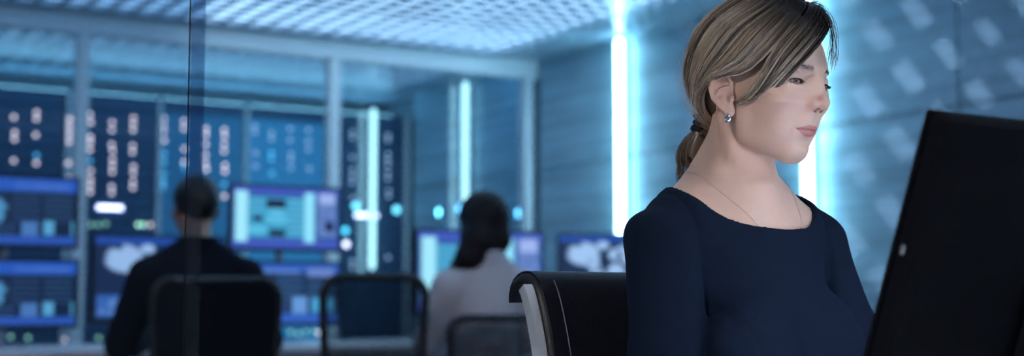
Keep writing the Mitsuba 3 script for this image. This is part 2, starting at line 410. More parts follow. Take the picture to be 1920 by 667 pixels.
# added blue strip, hidden on the rack tops, to brighten the ceiling above
t = thing('added_cove_light', 'added blue light strip hidden along the tops of the server racks', 'light')
d = ply(box((1.0, RACK_Y + 0.2, RACK_TOP + 0.002), (5.4, RACK_Y + 0.25, RACK_TOP + 0.03)), 'lamp_body')
d['emitter'] = emit(COVE_FILL)
obj('strip', d, None, t)
# round status lamps on the right-hand wall of the server room
for y, z, lab, rgb in ((10.31, 1.70, 'round cyan wall lamp between the dim lamp and the far light tube', (0.5, 2.4, 3.2)), (9.95, 1.71, 'round blue wall lamp just left of the dark-haired woman\'s hair', (0.2, 0.9, 1.7)),
                       (8.98, 1.62, 'round blue wall lamp just right of the dark-haired woman\'s hair', (0.25, 1.2, 2.0))):
    t = thing('status_lamp', lab, 'light', 'round wall lamps')
    ring = trimesh.creation.annulus(0.034, 0.042, 0.02, sections=32)
    ring.apply_transform(rot([0, 1, 0], 90))
    obj('rim', ring, 'steel_mat', t, M=trans(WALL_X - 0.011, y, z))
    dome = trimesh.creation.icosphere(subdivisions=2, radius=0.034)
    dome.apply_scale([0.5, 1, 1])
    d = ply(dome, 'dark_plastic', smooth=True)
    d['emitter'] = emit(rgb, 0.02)
    obj('dome', d, None, t, M=trans(WALL_X - 0.012, y, z))

# ---------------------------------------------------------------- far monitors and desks


def rect(u, v, u0, u1, v0, v1, s=0.006):
    return smoothstep(u0 - s, u0 + s, u) * (1 - smoothstep(u1 - s, u1 + s, u)) * smoothstep(v0 - s, v0 + s, v) * (1 - smoothstep(v1 - s, v1 + s, v))


def ell(u, v, cu, cv, ru, rv):
    return 1 - smoothstep(0.8, 1.15, dr.sqrt(dr.square((u - cu) / ru) + dr.square((v - cv) / rv)))


def screen_list(uv):
    u, v = uv.x, uv.y
    c = mi.Color3f(0.006, 0.020, 0.062)
    c = mix(c, (0.020, 0.105, 0.52), rect(u, v, 0, 1, 0.80, 1.0))
    c = mix(c, (0.06, 0.17, 0.60), rect(u, v, 0.55, 0.95, 0.83, 0.93) * (0.4 + 0.6 * cell_rand(u * 26, v * 22)))
    c = mix(c, (0.025, 0.10, 0.46), rect(u, v, 0, 1, 0.0, 0.13))
    land = ell(u, v, 0.34, 0.58, 0.16, 0.16) + ell(u, v, 0.40, 0.40, 0.08, 0.12) + ell(u, v, 0.12, 0.60, 0.12, 0.13)
    c = mix(c, (0.08, 0.30, 0.58), dr.clip(land * smoothstep(0.25, 0.5, fbm(u * 14, v * 10)), 0, 1))
    row = smoothstep(0.35, 0.5, dr.abs(dr.fma(v, 11.0, -dr.floor(v * 11.0)) - 0.5) * 1.0)
    c = mix(c, (0.05, 0.14, 0.33), rect(u, v, 0.53, 0.73, 0.33, 0.78) * row)
    c = mix(c, (0.06, 0.17, 0.36), rect(u, v, 0.76, 0.97, 0.36, 0.80) * row)
    c = mix(c, (0.07, 0.20, 0.50), rect(u, v, 0.60, 0.72, 0.13, 0.34))
    bars = smoothstep(0.3, 0.45, noise(u * 40, 3.3))
    c = mix(c, (0.10, 0.40, 0.68), rect(u, v, 0.76, 0.98, 0.15, 0.36) * bars)
    c = mix(c, (0.06, 0.16, 0.40), rect(u, v, 0.30, 0.56, 0.17, 0.33) * row)
    return c


def screen_map(uv):
    u, v = uv.x, uv.y
    c = mi.Color3f(0.010, 0.028, 0.085)
    c = mix(c, (0.018, 0.08, 0.40), rect(u, v, 0, 1, 0.91, 1.0))
    land = ell(u, v, 0.22, 0.74, 0.15, 0.17) + ell(u, v, 0.30, 0.62, 0.07, 0.10) + ell(u, v, 0.40, 0.86, 0.06, 0.06) + ell(u, v, 0.345, 0.43, 0.06, 0.15) + ell(u, v, 0.52, 0.46, 0.08, 0.14)
    land = land + ell(u, v, 0.53, 0.72, 0.08, 0.10) + ell(u, v, 0.70, 0.74, 0.18, 0.17) + ell(u, v, 0.74, 0.56, 0.09, 0.09) + ell(u, v, 0.88, 0.36, 0.07, 0.08) + ell(u, v, 0.86, 0.72, 0.1, 0.1)
    k = dr.clip(land, 0, 1) * smoothstep(0.18, 0.42, fbm(u * 11, v * 8, 2.0))
    c = mix(c, (0.34, 0.55, 0.88), k)
    c = mix(c, (0.035, 0.13, 0.46), rect(u, v, 0.02, 0.24, 0.04, 0.30))
    c = mix(c, (0.10, 0.24, 0.56), rect(u, v, 0.03, 0.20, 0.06, 0.26) * smoothstep(0.4, 0.6, cell_rand(u * 40, v * 26)))
    return c


def screen_plot(uv):
    u, v = uv.x, uv.y
    c = mi.Color3f(0.03, 0.10, 0.34)
    c = mix(c, (0.05, 0.10, 0.48), rect(u, v, 0, 1, 0.88, 1.0) + rect(u, v, 0, 1, 0.0, 0.15))
    c = mix(c, (0.045, 0.32, 0.55), rect(u, v, 0.13, 0.70, 0.17, 0.84))
    c = mix(c, (0.015, 0.02, 0.06), rect(u, v, 0.31, 0.49, 0.66, 0.80) + rect(u, v, 0.34, 0.49, 0.19, 0.30) + rect(u, v, 0.19, 0.28, 0.44, 0.52))
    blob = ell(u, v, 0.41, 0.47, 0.12, 0.08) + ell(u, v, 0.23, 0.30, 0.10, 0.08) + ell(u, v, 0.41, 0.60, 0.10, 0.05)
    c = mix(c, (0.10, 0.50, 0.75), dr.clip(blob, 0, 1))
    row = smoothstep(0.28, 0.5, dr.abs(v * 10.0 - dr.floor(v * 10.0) - 0.5))
    c = mix(c, (0.16, 0.55, 0.78), rect(u, v, 0.52, 0.66, 0.20, 0.82) * row)
    c = mix(c, (0.13, 0.48, 0.72), rect(u, v, 0.15, 0.30, 0.54, 0.82) * row)
    c = mix(c, (0.36, 0.82, 1.0), rect(u, v, 0.03, 0.14, 0.10, 0.93, 0.02))
    c = mix(c, (0.28, 0.78, 1.0), rect(u, v, 0.67, 0.765, 0.10, 0.93, 0.02))
    c = mix(c, (0.16, 0.26, 0.60), rect(u, v, 0.80, 0.97, 0.20, 0.95) * (0.35 + 0.65 * cell_rand(u * 44, v * 26)))
    c = mix(c, (0.34, 0.46, 0.85), rect(u, v, 0.81, 0.96, 0.76, 0.92))
    c = mix(c, (0.01, 0.02, 0.07), rect(u, v, 0.87, 0.95, 0.30, 0.46))
    return c


def screen_rows(uv):
    u, v = uv.x, uv.y
    c = mi.Color3f(0.009, 0.028, 0.085)
    c = mix(c, (0.030, 0.11, 0.48), rect(u, v, 0, 1, 0.84, 1.0) + rect(u, v, 0, 1, 0.0, 0.16))
    c = mix(c, (0.10, 0.22, 0.60), rect(u, v, 0.10, 0.62, 0.84, 0.90))
    row = smoothstep(0.3, 0.5, dr.abs(v * 9.0 - dr.floor(v * 9.0) - 0.5))
    c = mix(c, (0.06, 0.17, 0.40), rect(u, v, 0.42, 0.66, 0.36, 0.80) * row)
    c = mix(c, (0.13, 0.22, 0.55), rect(u, v, 0.70, 0.95, 0.78, 0.93))
    c = mix(c, (0.06, 0.17, 0.36), rect(u, v, 0.70, 0.95, 0.36, 0.76) * row)
    c = mix(c, (0.12, 0.30, 0.66), rect(u, v, 0.56, 0.70, 0.16, 0.44))
    c = mix(c, (0.06, 0.34, 0.64), rect(u, v, 0.74, 0.82, 0.18, 0.42) + rect(u, v, 0.88, 0.96, 0.18, 0.42))
    c = mix(c, (0.05, 0.14, 0.42), rect(u, v, 0.05, 0.52, 0.17, 0.36) * row)
    return c


def screen_tex(fn, k):
    return proc(lambda p, n, uv: fn(uv) * k)


SCREENS = {n: emit(screen_tex(f, SCREEN), 0.5) for n, f in (('list', screen_list), ('map', screen_map), ('plot', screen_plot), ('rows', screen_rows))}
desk_emit = emit(DESK_SCREEN)


def monitor(name, M, w, h, screen, label, stand=None, thick=0.035, group='monitors on the far desks', bez=0.012):
    """Local: x right seen from the front, y towards the back, z up, origin at the middle of the panel's lower edge on its front."""
    t = thing('monitor', label, 'monitor', group)
    obj('casing', box((-w / 2, 0.004, 0), (w / 2, thick, h), 0.005), 'dark_plastic', t, M=M)
    fr = join(box((-w / 2, 0, 0), (-w / 2 + bez, 0.006, h), 0.0015), box((w / 2 - bez, 0, 0), (w / 2, 0.006, h), 0.0015),
              box((-w / 2 + bez, 0, 0), (w / 2 - bez, 0.006, bez * 1.3), 0.0015), box((-w / 2 + bez, 0, h - bez), (w / 2 - bez, 0.006, h), 0.0015))
    obj('bezel', fr, 'dark_plastic', t, M=M)
    a = w / 2 - bez
    v = np.array([[-a, 0.0035, bez * 1.3], [a, 0.0035, bez * 1.3], [a, 0.0035, h - bez], [-a, 0.0035, h - bez]])
    d = ply((v, np.array([[0, 1, 2], [0, 2, 3]])), 'screen_glass', uv=np.array([[0, 0], [1, 0], [1, 1], [0, 1.0]]))
    d['emitter'] = screen
    obj('screen', d, None, t, M=M)
    if stand is not None:
        obj('stand_neck', box((-0.035, thick - 0.002, stand), (0.035, thick + 0.03, min(0.12, h / 3)), 0.006), 'dark_plastic', t, M=M)
        obj('stand_foot', box((-0.12, thick - 0.09, stand), (0.12, thick + 0.09, stand + 0.015), 0.006), 'dark_plastic', t, M=M)
    return t


DESK_Z = 0.74
MY = 6.07


def desk(x0, x1, y0, y1, label, M=np.eye(4)):
    t = thing('desk', label, 'desk', 'control room desks')
    obj('desktop', box((x0, y0, DESK_Z - 0.03), (x1, y1, DESK_Z), 0.004), 'desk_mat', t, M=M)
    for x in (x0 + 0.06, x1 - 0.06):
        for y in (y0 + 0.08, y1 - 0.08):
            obj('leg', box((x - 0.025, y - 0.025, 0), (x + 0.025, y + 0.025, DESK_Z - 0.03), 0.003), 'steel_mat', t, M=M)
    obj('modesty_panel', box((x0 + 0.09, y1 - 0.09, 0.25), (x1 - 0.09, y1 - 0.07, DESK_Z - 0.03), 0.003), 'desk_mat', t, M=M)
    return t


desk(0.45, 2.085, 5.72, 6.42, 'pale desk under the man\'s map screen at the left')
desk(2.095, 3.88, 5.72, 6.42, 'pale desk under the cyan diagram screens, in front of the dark-haired woman')
monitor('m', trans(1.127, MY, 1.170), 0.60, 0.315, SCREENS['list'], 'upper of the two stacked monitors at the far left edge')
monitor('m', trans(1.135, MY, 0.822), 0.60, 0.300, SCREENS['list'], 'lower of the two stacked monitors at the far left edge')
monitor('m', trans(1.795, MY, 0.840), 0.61, 0.400, SCREENS['map'], 'monitor showing a world map to the left of the seated man', stand=DESK_Z - 0.84)
monitor('m', trans(2.402, MY, 1.176), 0.568, 0.318, SCREENS['plot'], 'upper monitor with a cyan diagram between the man and the empty mesh chair')
monitor('m', trans(2.405, MY, 0.820), 0.568, 0.310, SCREENS['rows'], 'lower monitor below the cyan diagram screen, half hidden by the man\'s chair')
monitor('m', trans(3.483, MY, 0.872), 0.77, 0.435, SCREENS['plot'], 'wide monitor with cyan columns behind the dark-haired woman\'s head', stand=DESK_Z - 0.872)
for x, lab in ((1.13, 'steel pole carrying the two stacked monitors at the left edge'), (2.404, 'steel pole carrying the cyan diagram monitor above its neighbour')):
    t = thing('monitor_pole', lab, 'monitor stand', 'monitor poles')
    obj('pole', cyl((x, MY + 0.10, DESK_Z), (x, MY + 0.10, 1.42), 0.018), 'steel_mat', t, smooth=40)
    obj('base', box((x - 0.09, MY + 0.02, DESK_Z), (x + 0.09, MY + 0.18, DESK_Z + 0.012), 0.003), 'steel_mat', t)
    for z in (0.975, 1.33):
        obj('bracket', box((x - 0.05, MY + 0.036, z - 0.05), (x + 0.05, MY + 0.095, z + 0.05), 0.004), 'steel_mat', t)
# corner desk with the map monitor turned towards the camera
Mr = trans(4.42, 5.86, 0) @ rot([0, 0, 1], -36)
desk(-0.36, 0.62, -0.30, 0.22, 'corner desk by the right wall under the bright map screen', Mr)
monitor('m', Mr @ trans(-0.20, 0.0, 0.905), 0.62, 0.40, SCREENS['map'], 'monitor with a bright world map behind the black leather chair', stand=DESK_Z - 0.905)


# ---------------------------------------------------------------- modelling soft bodies: smooth unions of round shapes, meshed by surface nets
def rcone(p, a, b, ra, rb):
    a, b = np.asarray(a, np.float32), np.asarray(b, np.float32)
    ba = b - a
    q = p - a
    h = np.clip(q @ ba / max(float(ba @ ba), 1e-12), 0, 1)
    q = q - h[:, None] * ba
    return np.sqrt((q * q).sum(1)) - (ra + (rb - ra) * h)


def ellip(p, c, r, R=None):
    q = p - np.asarray(c, np.float32)
    if R is not None:
        q = q @ np.asarray(R, np.float32)
    r = np.asarray(r, np.float32)
    k0 = np.sqrt(((q / r) ** 2).sum(1))
    k1 = np.sqrt(((q / (r * r)) ** 2).sum(1)) + 1e-9
    return k0 * (k0 - 1) / k1


def smin(a, b, k):
    h = np.maximum(k - np.abs(a - b), 0) / k
    return np.minimum(a, b) - h * h * k * 0.25


def smax(a, b, k):
    return -smin(-a, -b, k)


def chain(p, pts, rs, k=None):
    d = None
    for i in range(len(pts) - 1):
        e = rcone(p, pts[i], pts[i + 1], rs[i], rs[i + 1])
        d = e if d is None else (np.minimum(d, e) if not k else smin(d, e, k))
    return d


def R3(axis, deg):
    return rot(axis, deg)[:3, :3]


def surface(fn, lo, hi, h, B=8, margin=1.7):
    """Surface nets of the zero level of fn, evaluated only near the surface."""
    lo = np.asarray(lo, np.float64)
    nb = np.ceil((np.asarray(hi) - lo) / (h * B)).astype(int)
    n = nb * B + 1
    D = np.ones(n, np.float32)
    bi = np.stack(np.meshgrid(*[np.arange(k) for k in nb], indexing='ij'), -1).reshape(-1, 3)
    dc = fn((lo + (bi + 0.5) * B * h).astype(np.float32))
    act = np.abs(dc) < B * h * 0.87 * margin
    for b, d in zip(bi[~act], dc[~act]):
        if d < 0:
            s = b * B
            D[s[0]:s[0] + B + 1, s[1]:s[1] + B + 1, s[2]:s[2] + B + 1] = -1
    off = np.stack(np.meshgrid(*[np.arange(B + 1)] * 3, indexing='ij'), -1).reshape(-1, 3)
    ab = bi[act]
    for s0 in range(0, len(ab), 400):
        c = ab[s0:s0 + 400]
        idx = (c[:, None] * B + off[None]).reshape(-1, 3)
        D[idx[:, 0], idx[:, 1], idx[:, 2]] = fn((lo + idx * h).astype(np.float32))
    S = D < 0
    cnt = sum(S[a:n[0] - 1 + a, b:n[1] - 1 + b, c:n[2] - 1 + c].astype(np.int8) for a in (0, 1) for b in (0, 1) for c in (0, 1))
    cells = np.argwhere((cnt > 0) & (cnt < 8))
    ids = np.full(n - 1, -1, np.int64)
    ids[cells[:, 0], cells[:, 1], cells[:, 2]] = np.arange(len(cells))
    acc, num = np.zeros((len(cells), 3)), np.zeros(len(cells))
    cor = [np.array([a, b, c]) for a in (0, 1) for b in (0, 1) for c in (0, 1)]
    for i, a in enumerate(cor):
        for b in cor[i + 1:]:
            if np.abs(a - b).sum() != 1:
                continue
            va, vb = (D[tuple((cells + q).T)] for q in (a, b))
            m = (va < 0) != (vb < 0)
            t = (va / np.where(m, va - vb, 1))[:, None]
            acc += np.where(m[:, None], a + (b - a) * t, 0)
            num += m
    v = lo + (cells + acc / num[:, None]) * h
    F = []
    for ax in range(3):
        o1, o2 = (np.eye(3, dtype=int)[(ax + k) % 3] for k in (1, 2))
        sl = [slice(1, -1)] * 3
        A = S[tuple(slice(0, -1) if k == ax else slice(1, -1) for k in range(3))]
        Bq = S[tuple(slice(1, None) if k == ax else slice(1, -1) for k in range(3))]
        e = np.argwhere(A != Bq)
        fl = A[tuple(e.T)]
        base = e + np.array([0 if k == ax else 1 for k in range(3)])
        q = [ids[tuple((base - d).T)] for d in (0 * o1, o1, o1 + o2, o2)]
        q = np.stack(q, 1)
        q = np.where(fl[:, None], q, q[:, ::-1])
        F += [q[:, [0, 1, 2]], q[:, [0, 2, 3]]]
    m = trimesh.Trimesh(v, np.vstack(F), process=False)
    return m


# ---- head: x to the figure's left, y forward, z up; origin between the ears at the level of the ear canals
EX, EZ = 1.12, 0.0025      # placing of the eyes


def head_sdf(p, ears=True, lids=True):
    s = np.abs(p[:, 0])
    P0 = np.stack([s, p[:, 1], p[:, 2]], 1)
    d = ellip(p, (0, -0.008, 0.050), (0.073, 0.096, 0.084))
    # the face below the nose falls back towards the chin
    p = p + np.stack([p[:, 0] * 0, 0.33 * np.clip(-(p[:, 2] + 0.005), 0, 0.10), p[:, 0] * 0], 1).astype(np.float32)
    P = np.stack([s, p[:, 1], p[:, 2]], 1)
    Pe = np.stack([(s + 0.0015) / EX, p[:, 1] + 0.0035, p[:, 2] - EZ], 1)
    d = smin(d, ellip(p, (0, 0.028, -0.000), (0.0595, 0.0605, 0.074)), 0.03)
    d = smin(d, chain(P, [(0.0480, 0.012, -0.024), (0.0440, 0.024, -0.047), (0.012, 0.074, -0.068)], [0.011, 0.0105, 0.0115]), 0.022)
    d = smin(d, ellip(p, (0, 0.0770, -0.067), (0.018, 0.0150, 0.0150)), 0.016)
    d = smin(d, ellip(P, (0.044, 0.053, 0.002), (0.021, 0.021, 0.017)), 0.02)
    d = smin(d, ellip(P, (0.024, 0.056, -0.036), (0.023, 0.021, 0.024)), 0.02)
    d = smin(d, ellip(p, (0, 0.0690, -0.036), (0.029, 0.0225, 0.026)), 0.016)
    d = smin(d, rcone(Pe, (0.008, 0.0820, 0.0415), (0.040, 0.0680, 0.044), 0.0070, 0.0060), 0.014)
    # eye sockets, then the lids over the eyeballs
    d = smax(d, -ellip(Pe, (0.0320, 0.0965, 0.0290), (0.0185, 0.0170, 0.0115), R3([0, 0, 1], -20)), 0.012)
    if lids:
        d = smin(d, ellip(Pe, (0.0320, 0.0690, 0.0275), (0.0150, 0.0139, 0.0137)), 0.005)
        d = smin(d, rcone(Pe, (0.020, 0.079, 0.0130), (0.042, 0.071, 0.0145), 0.0035, 0.003), 0.010)
        d = smax(d, -chain(Pe, [(0.0225, 0.0815, 0.0345), (0.032, 0.0830, 0.0368), (0.045, 0.0735, 0.0340)], [0.0002, 0.0010, 0.0008]), 0.004)
        d = smax(d, -chain(Pe, [(0.0200, 0.0790, 0.0218), (0.0260, 0.0822, 0.0208), (0.0330, 0.0822, 0.0203), (0.0400, 0.0785, 0.0208), (0.0460, 0.0725, 0.0222)], [0.0012, 0.0027, 0.0033, 0.0027, 0.0012]), 0.0010)
    # nose
    d = smin(d, rcone(p, (0, 0.0795, 0.024), (0, 0.0820, -0.006), 0.0095, 0.0140), 0.014)
    d = smin(d, chain(p, [(0, 0.0805, 0.036), (0, 0.0880, 0.018), (0, 0.0965, -0.0005)], [0.0066, 0.0060, 0.0072]), 0.007)
    d = smin(d, ellip(p, (0, 0.0965, -0.0015), (0.0100, 0.0094, 0.0086)), 0.006)
    d = smin(d, ellip(P, (0.0140, 0.0868, -0.0042), (0.0076, 0.0112, 0.0094), R3([0, 0, 1], 18)), 0.004)
    d = smin(d, rcone(p, (0, 0.0955, -0.0065), (0, 0.0880, -0.0110), 0.0038, 0.0045), 0.004)
    d = smax(d, -ellip(P, (0.0068, 0.0915, -0.0110), (0.0034, 0.0058, 0.0036), R3([0, 0, 1], 20)), 0.002)
    # folds, philtrum, lips, chin groove
    d = smax(d, -chain(P, [(0.0205, 0.0880, -0.0110), (0.0290, 0.0845, -0.0300), (0.0320, 0.0815, -0.0440)], [0.0004, 0.0006, 0.0003]), 0.009)
    d = smin(d, rcone(P, (0.0040, 0.0895, -0.0330), (0.0225, 0.0795, -0.0372), 0.0044, 0.0018), 0.0040)
    d = smin(d, rcone(P, (0.0000, 0.0875, -0.0445), (0.0195, 0.0795, -0.0405), 0.0058, 0.0026), 0.0040)
    d = smax(d, -chain(P, [(0.0, 0.0965, -0.0380), (0.0120, 0.0930, -0.0378), (0.0240, 0.0840, -0.0380)], [0.0013, 0.0011, 0.0008]), 0.0022)
    d = smax(d, -rcone(p, (0, 0.0965, -0.0150), (0, 0.0965, -0.0280), 0.0018, 0.0026), 0.006)
    d = smax(d, -ellip(p, (0, 0.0970, -0.0545), (0.020, 0.0100, 0.0050)), 0.009)
    # neck with its two long muscles and the hollow under the jaw
    p, P = np.stack([p[:, 0], P0[:, 1], p[:, 2]], 1), P0
    nk = rcone(p, (0, -0.024, -0.020), (0, -0.040, -0.180), 0.0455, 0.0490)
    nk = smin(nk, rcone(P, (0.050, -0.026, -0.020), (0.014, 0.004, -0.168), 0.0105, 0.0090), 0.008)
    nk = smin(nk, ellip(p, (0, 0.006, -0.118), (0.014, 0.012, 0.022)), 0.02)
    d = smin(d, nk, 0.007)
    if ears:
        k = 0.80
        c = np.array([0.076, -0.012, 0.0], np.float32)
        P = (P - c - np.array([0, 0.009, 0.0005], np.float32)) / k + c
        Re = R3([0, 0, 1], 22) @ R3([1, 0, 0], 14)
        e = ellip(P, (0.0770, -0.0200, 0.0060), (0.0050, 0.0170, 0.0295), Re)
        e = smin(e, ellip(P, (0.0720, -0.0080, -0.0235), (0.0042, 0.0085, 0.0115), Re), 0.008)
        # bowl and scapha
        e = smax(e, -ellip(P, (0.0840, -0.0140, 0.0010), (0.0075, 0.0085, 0.0135), Re), 0.004)
        e = smax(e, -ellip(P, (0.0850, -0.0230, 0.0190), (0.0050, 0.0085, 0.0110), Re), 0.004)
        rim = [(0.0745, -0.0040, 0.0100), (0.0765, -0.0050, 0.0230), (0.0790, -0.0120, 0.0330), (0.0835, -0.0245, 0.0350), (0.0870, -0.0350, 0.0260), (0.0880, -0.0390, 0.0120), (0.0855, -0.0350, -0.0040), (0.0800, -0.0240, -0.0170), (0.0745, -0.0120, -0.0290)]
        e = smin(e, chain(P, rim, [0.0022, 0.0030, 0.0034, 0.0036, 0.0036, 0.0034, 0.0032, 0.0034, 0.0046]), 0.003)
        e = smin(e, chain(P, [(0.0800, -0.0100, 0.0155), (0.0828, -0.0220, 0.0125), (0.0838, -0.0285, 0.0010), (0.0800, -0.0210, -0.0120)], [0.0020, 0.0026, 0.0028, 0.0026]), 0.003)
        e = smin(e, ellip(P, (0.0755, -0.0035, -0.0035), (0.0040, 0.0048, 0.0065)), 0.004)
        d = smin(d, e * k, 0.006)
    return d


# ---- trunk and limbs: x to the left, y forward, z up; origin at the base of the neck, at the height of the shoulders
def trunk_sdf(p, bust=1.0, broad=1.0):
    s = np.abs(p[:, 0])
    P = np.stack([s, p[:, 1], p[:, 2]], 1)
    b = broad
    d = ellip(p, (0, -0.012, -0.155), (0.134 * b, 0.100 * b, 0.195))
    d = smin(d, ellip(p, (0, -0.018, -0.350), (0.122 * b, 0.090 * b, 0.150)), 0.08)
    d = smin(d, ellip(p, (0, -0.020, -0.535), (0.172 * b, 0.120, 0.110)), 0.08)
    d = smin(d, rcone(P, (0.015, -0.022, -0.030), (0.150 * b, -0.026, -0.052), 0.050, 0.042), 0.05)
    d = smin(d, rcone(P, (0.0, -0.040, 0.070), (0.135 * b, -0.030, -0.026), 0.040, 0.028), 0.04)
    d = smin(d, rcone(P, (0.018, 0.034, -0.038), (0.125 * b, -0.002, -0.016), 0.0115, 0.013), 0.022)
    if bust:
        d = smin(d, ellip(P, (0.072, 0.066, -0.195), (0.058, 0.050 * bust, 0.062)), 0.045)
    return d


def arm_sdf(p, pts, rs=(0.047, 0.044, 0.039, 0.036, 0.026)):
    sh, el, wr = (np.asarray(q, float) for q in pts)
    return chain(p, [sh, (sh + el) / 2, el, el * 0.7 + wr * 0.3, wr], rs, 0.012)


def hand_pts(wr, fwd, up, left):
    """Finger chains of a hand that rests palm down, gently curled: wrist point, forward, up and sideways (towards the thumb)."""
    wr, fwd, up, left = (np.asarray(q, float) for q in (wr, fwd, up, left))
    out = []
    for k, (o, ln) in enumerate(((0.030, 0.072), (0.010, 0.080), (-0.010, 0.075), (-0.029, 0.058))):
        b = wr + fwd * 0.085 + left * o * 0.95
        q1 = b + fwd * ln * 0.45 + up * 0.006 + left * o * 0.1
        q2 = q1 + fwd * ln * 0.30 - up * 0.016
        q3 = q2 + fwd * ln * 0.14 - up * 0.018
        out.append(([b, q1, q2, q3], [0.0092, 0.0085, 0.0078, 0.0068]))
    b = wr + fwd * 0.030 + left * 0.026 - up * 0.004
    q1 = b + fwd * 0.030 + left * 0.026
    q2 = q1 + fwd * 0.030 + left * 0.008 - up * 0.006
    out.append(([b, q1, q2], [0.0115, 0.0095, 0.0078]))
    palm = ([wr, wr + fwd * 0.05 + left * 0.016, wr + fwd * 0.088 + left * 0.022], [wr, wr + fwd * 0.05 - left * 0.016, wr + fwd * 0.086 - left * 0.024])
    return out, palm


def hand_sdf(p, hp):
    fingers, palm = hp
    d = smin(chain(p, palm[0], [0.020, 0.0145, 0.0105]), chain(p, palm[1], [0.020, 0.0145, 0.0105]), 0.02)
    f = None
    for pts, rs in fingers:
        e = chain(p, pts, rs)
        f = e if f is None else np.minimum(f, e)
    return smin(d, f, 0.008)


def frame_m(origin, facing_deg):
    """Matrix of a figure standing at origin whose front points at the given compass angle: degrees from +Y towards +X."""
    M = np.eye(4)
    a = math.radians(facing_deg)
    fwd, left = np.array([math.sin(a), math.cos(a), 0]), np.array([-math.cos(a), math.sin(a), 0])
    M[:3, 0], M[:3, 1], M[:3, 2], M[:3, 3] = left, fwd, [0, 0, 1], origin
    return M


def strand_mesh(strands, sides=3):
    """One mesh of thin tubes: strands is a list of (points n x 3, radii)."""
    V, F, at = [], [], 0
    ang = np.arange(sides) * 2 * np.pi / sides
    groups = {}
    for P, r in strands:
        groups.setdefault(len(P), []).append((P, np.broadcast_to(r, (len(P),))))
    for n, g in groups.items():
        P, r = np.array([q[0] for q in g], float), np.array([q[1] for q in g], float)
        t = np.gradient(P, axis=1)
        t /= np.linalg.norm(t, axis=2, keepdims=True) + 1e-12
        ref = np.where(np.abs(t[:, :, 2:]) < 0.9, [0, 0, 1.0], [1.0, 0, 0])
        A = np.cross(t, ref)
        A /= np.linalg.norm(A, axis=2, keepdims=True) + 1e-12
        B = np.cross(t, A)
        v = P[:, :, None] + r[:, :, None, None] * (np.cos(ang)[None, None, :, None] * A[:, :, None] + np.sin(ang)[None, None, :, None] * B[:, :, None])
        k, i, j = np.meshgrid(np.arange(len(g)), np.arange(n - 1), np.arange(sides), indexing='ij')
        o = k * n * sides + i * sides
        j2 = (j + 1) % sides
        q = np.stack([o + j, o + j2, o + sides + j2, o + sides + j], -1).reshape(-1, 4) + at
        F += [q[:, :3], q[:, [0, 2, 3]]]
        V.append(v.reshape(-1, 3))
        at += len(g) * n * sides
    return trimesh.Trimesh(np.vstack(V), np.vstack(F), process=False)


def xf(M, v):
    return np.asarray(v) @ M[:3, :3].T + M[:3, 3]


# ---------------------------------------------------------------- the woman in the navy dress
SKIN = {'type': 'mesh_attribute', 'name': 'vertex_color'}
plain('skin', SKIN, 0.46, 0.0, 0.42)
plain('eye_mat', SKIN, 0.12, 0.0, 0.5)
plain('lash_mat', (0.012, 0.010, 0.010), 0.5)
plain('brow_mat', (0.13, 0.088, 0.066), 0.6)

HEAD_POS = np.array([1.240, 1.390, 1.219])
HEAD_YAW = 165.1       # compass angle of the face
M_HEAD = frame_m(HEAD_POS, HEAD_YAW) @ rot([1, 0, 0], -5.0)
TORSO_POS = np.array([1.242, 1.417, 1.075])
TORSO_YAW = 176.0
M_TOR = frame_m(TORSO_POS, TORSO_YAW)
H2T = np.linalg.inv(M_TOR) @ M_HEAD
T2H = np.linalg.inv(H2T)


def to_h(p):
    return (p @ T2H[:3, :3].T + T2H[:3, 3]).astype(np.float32)


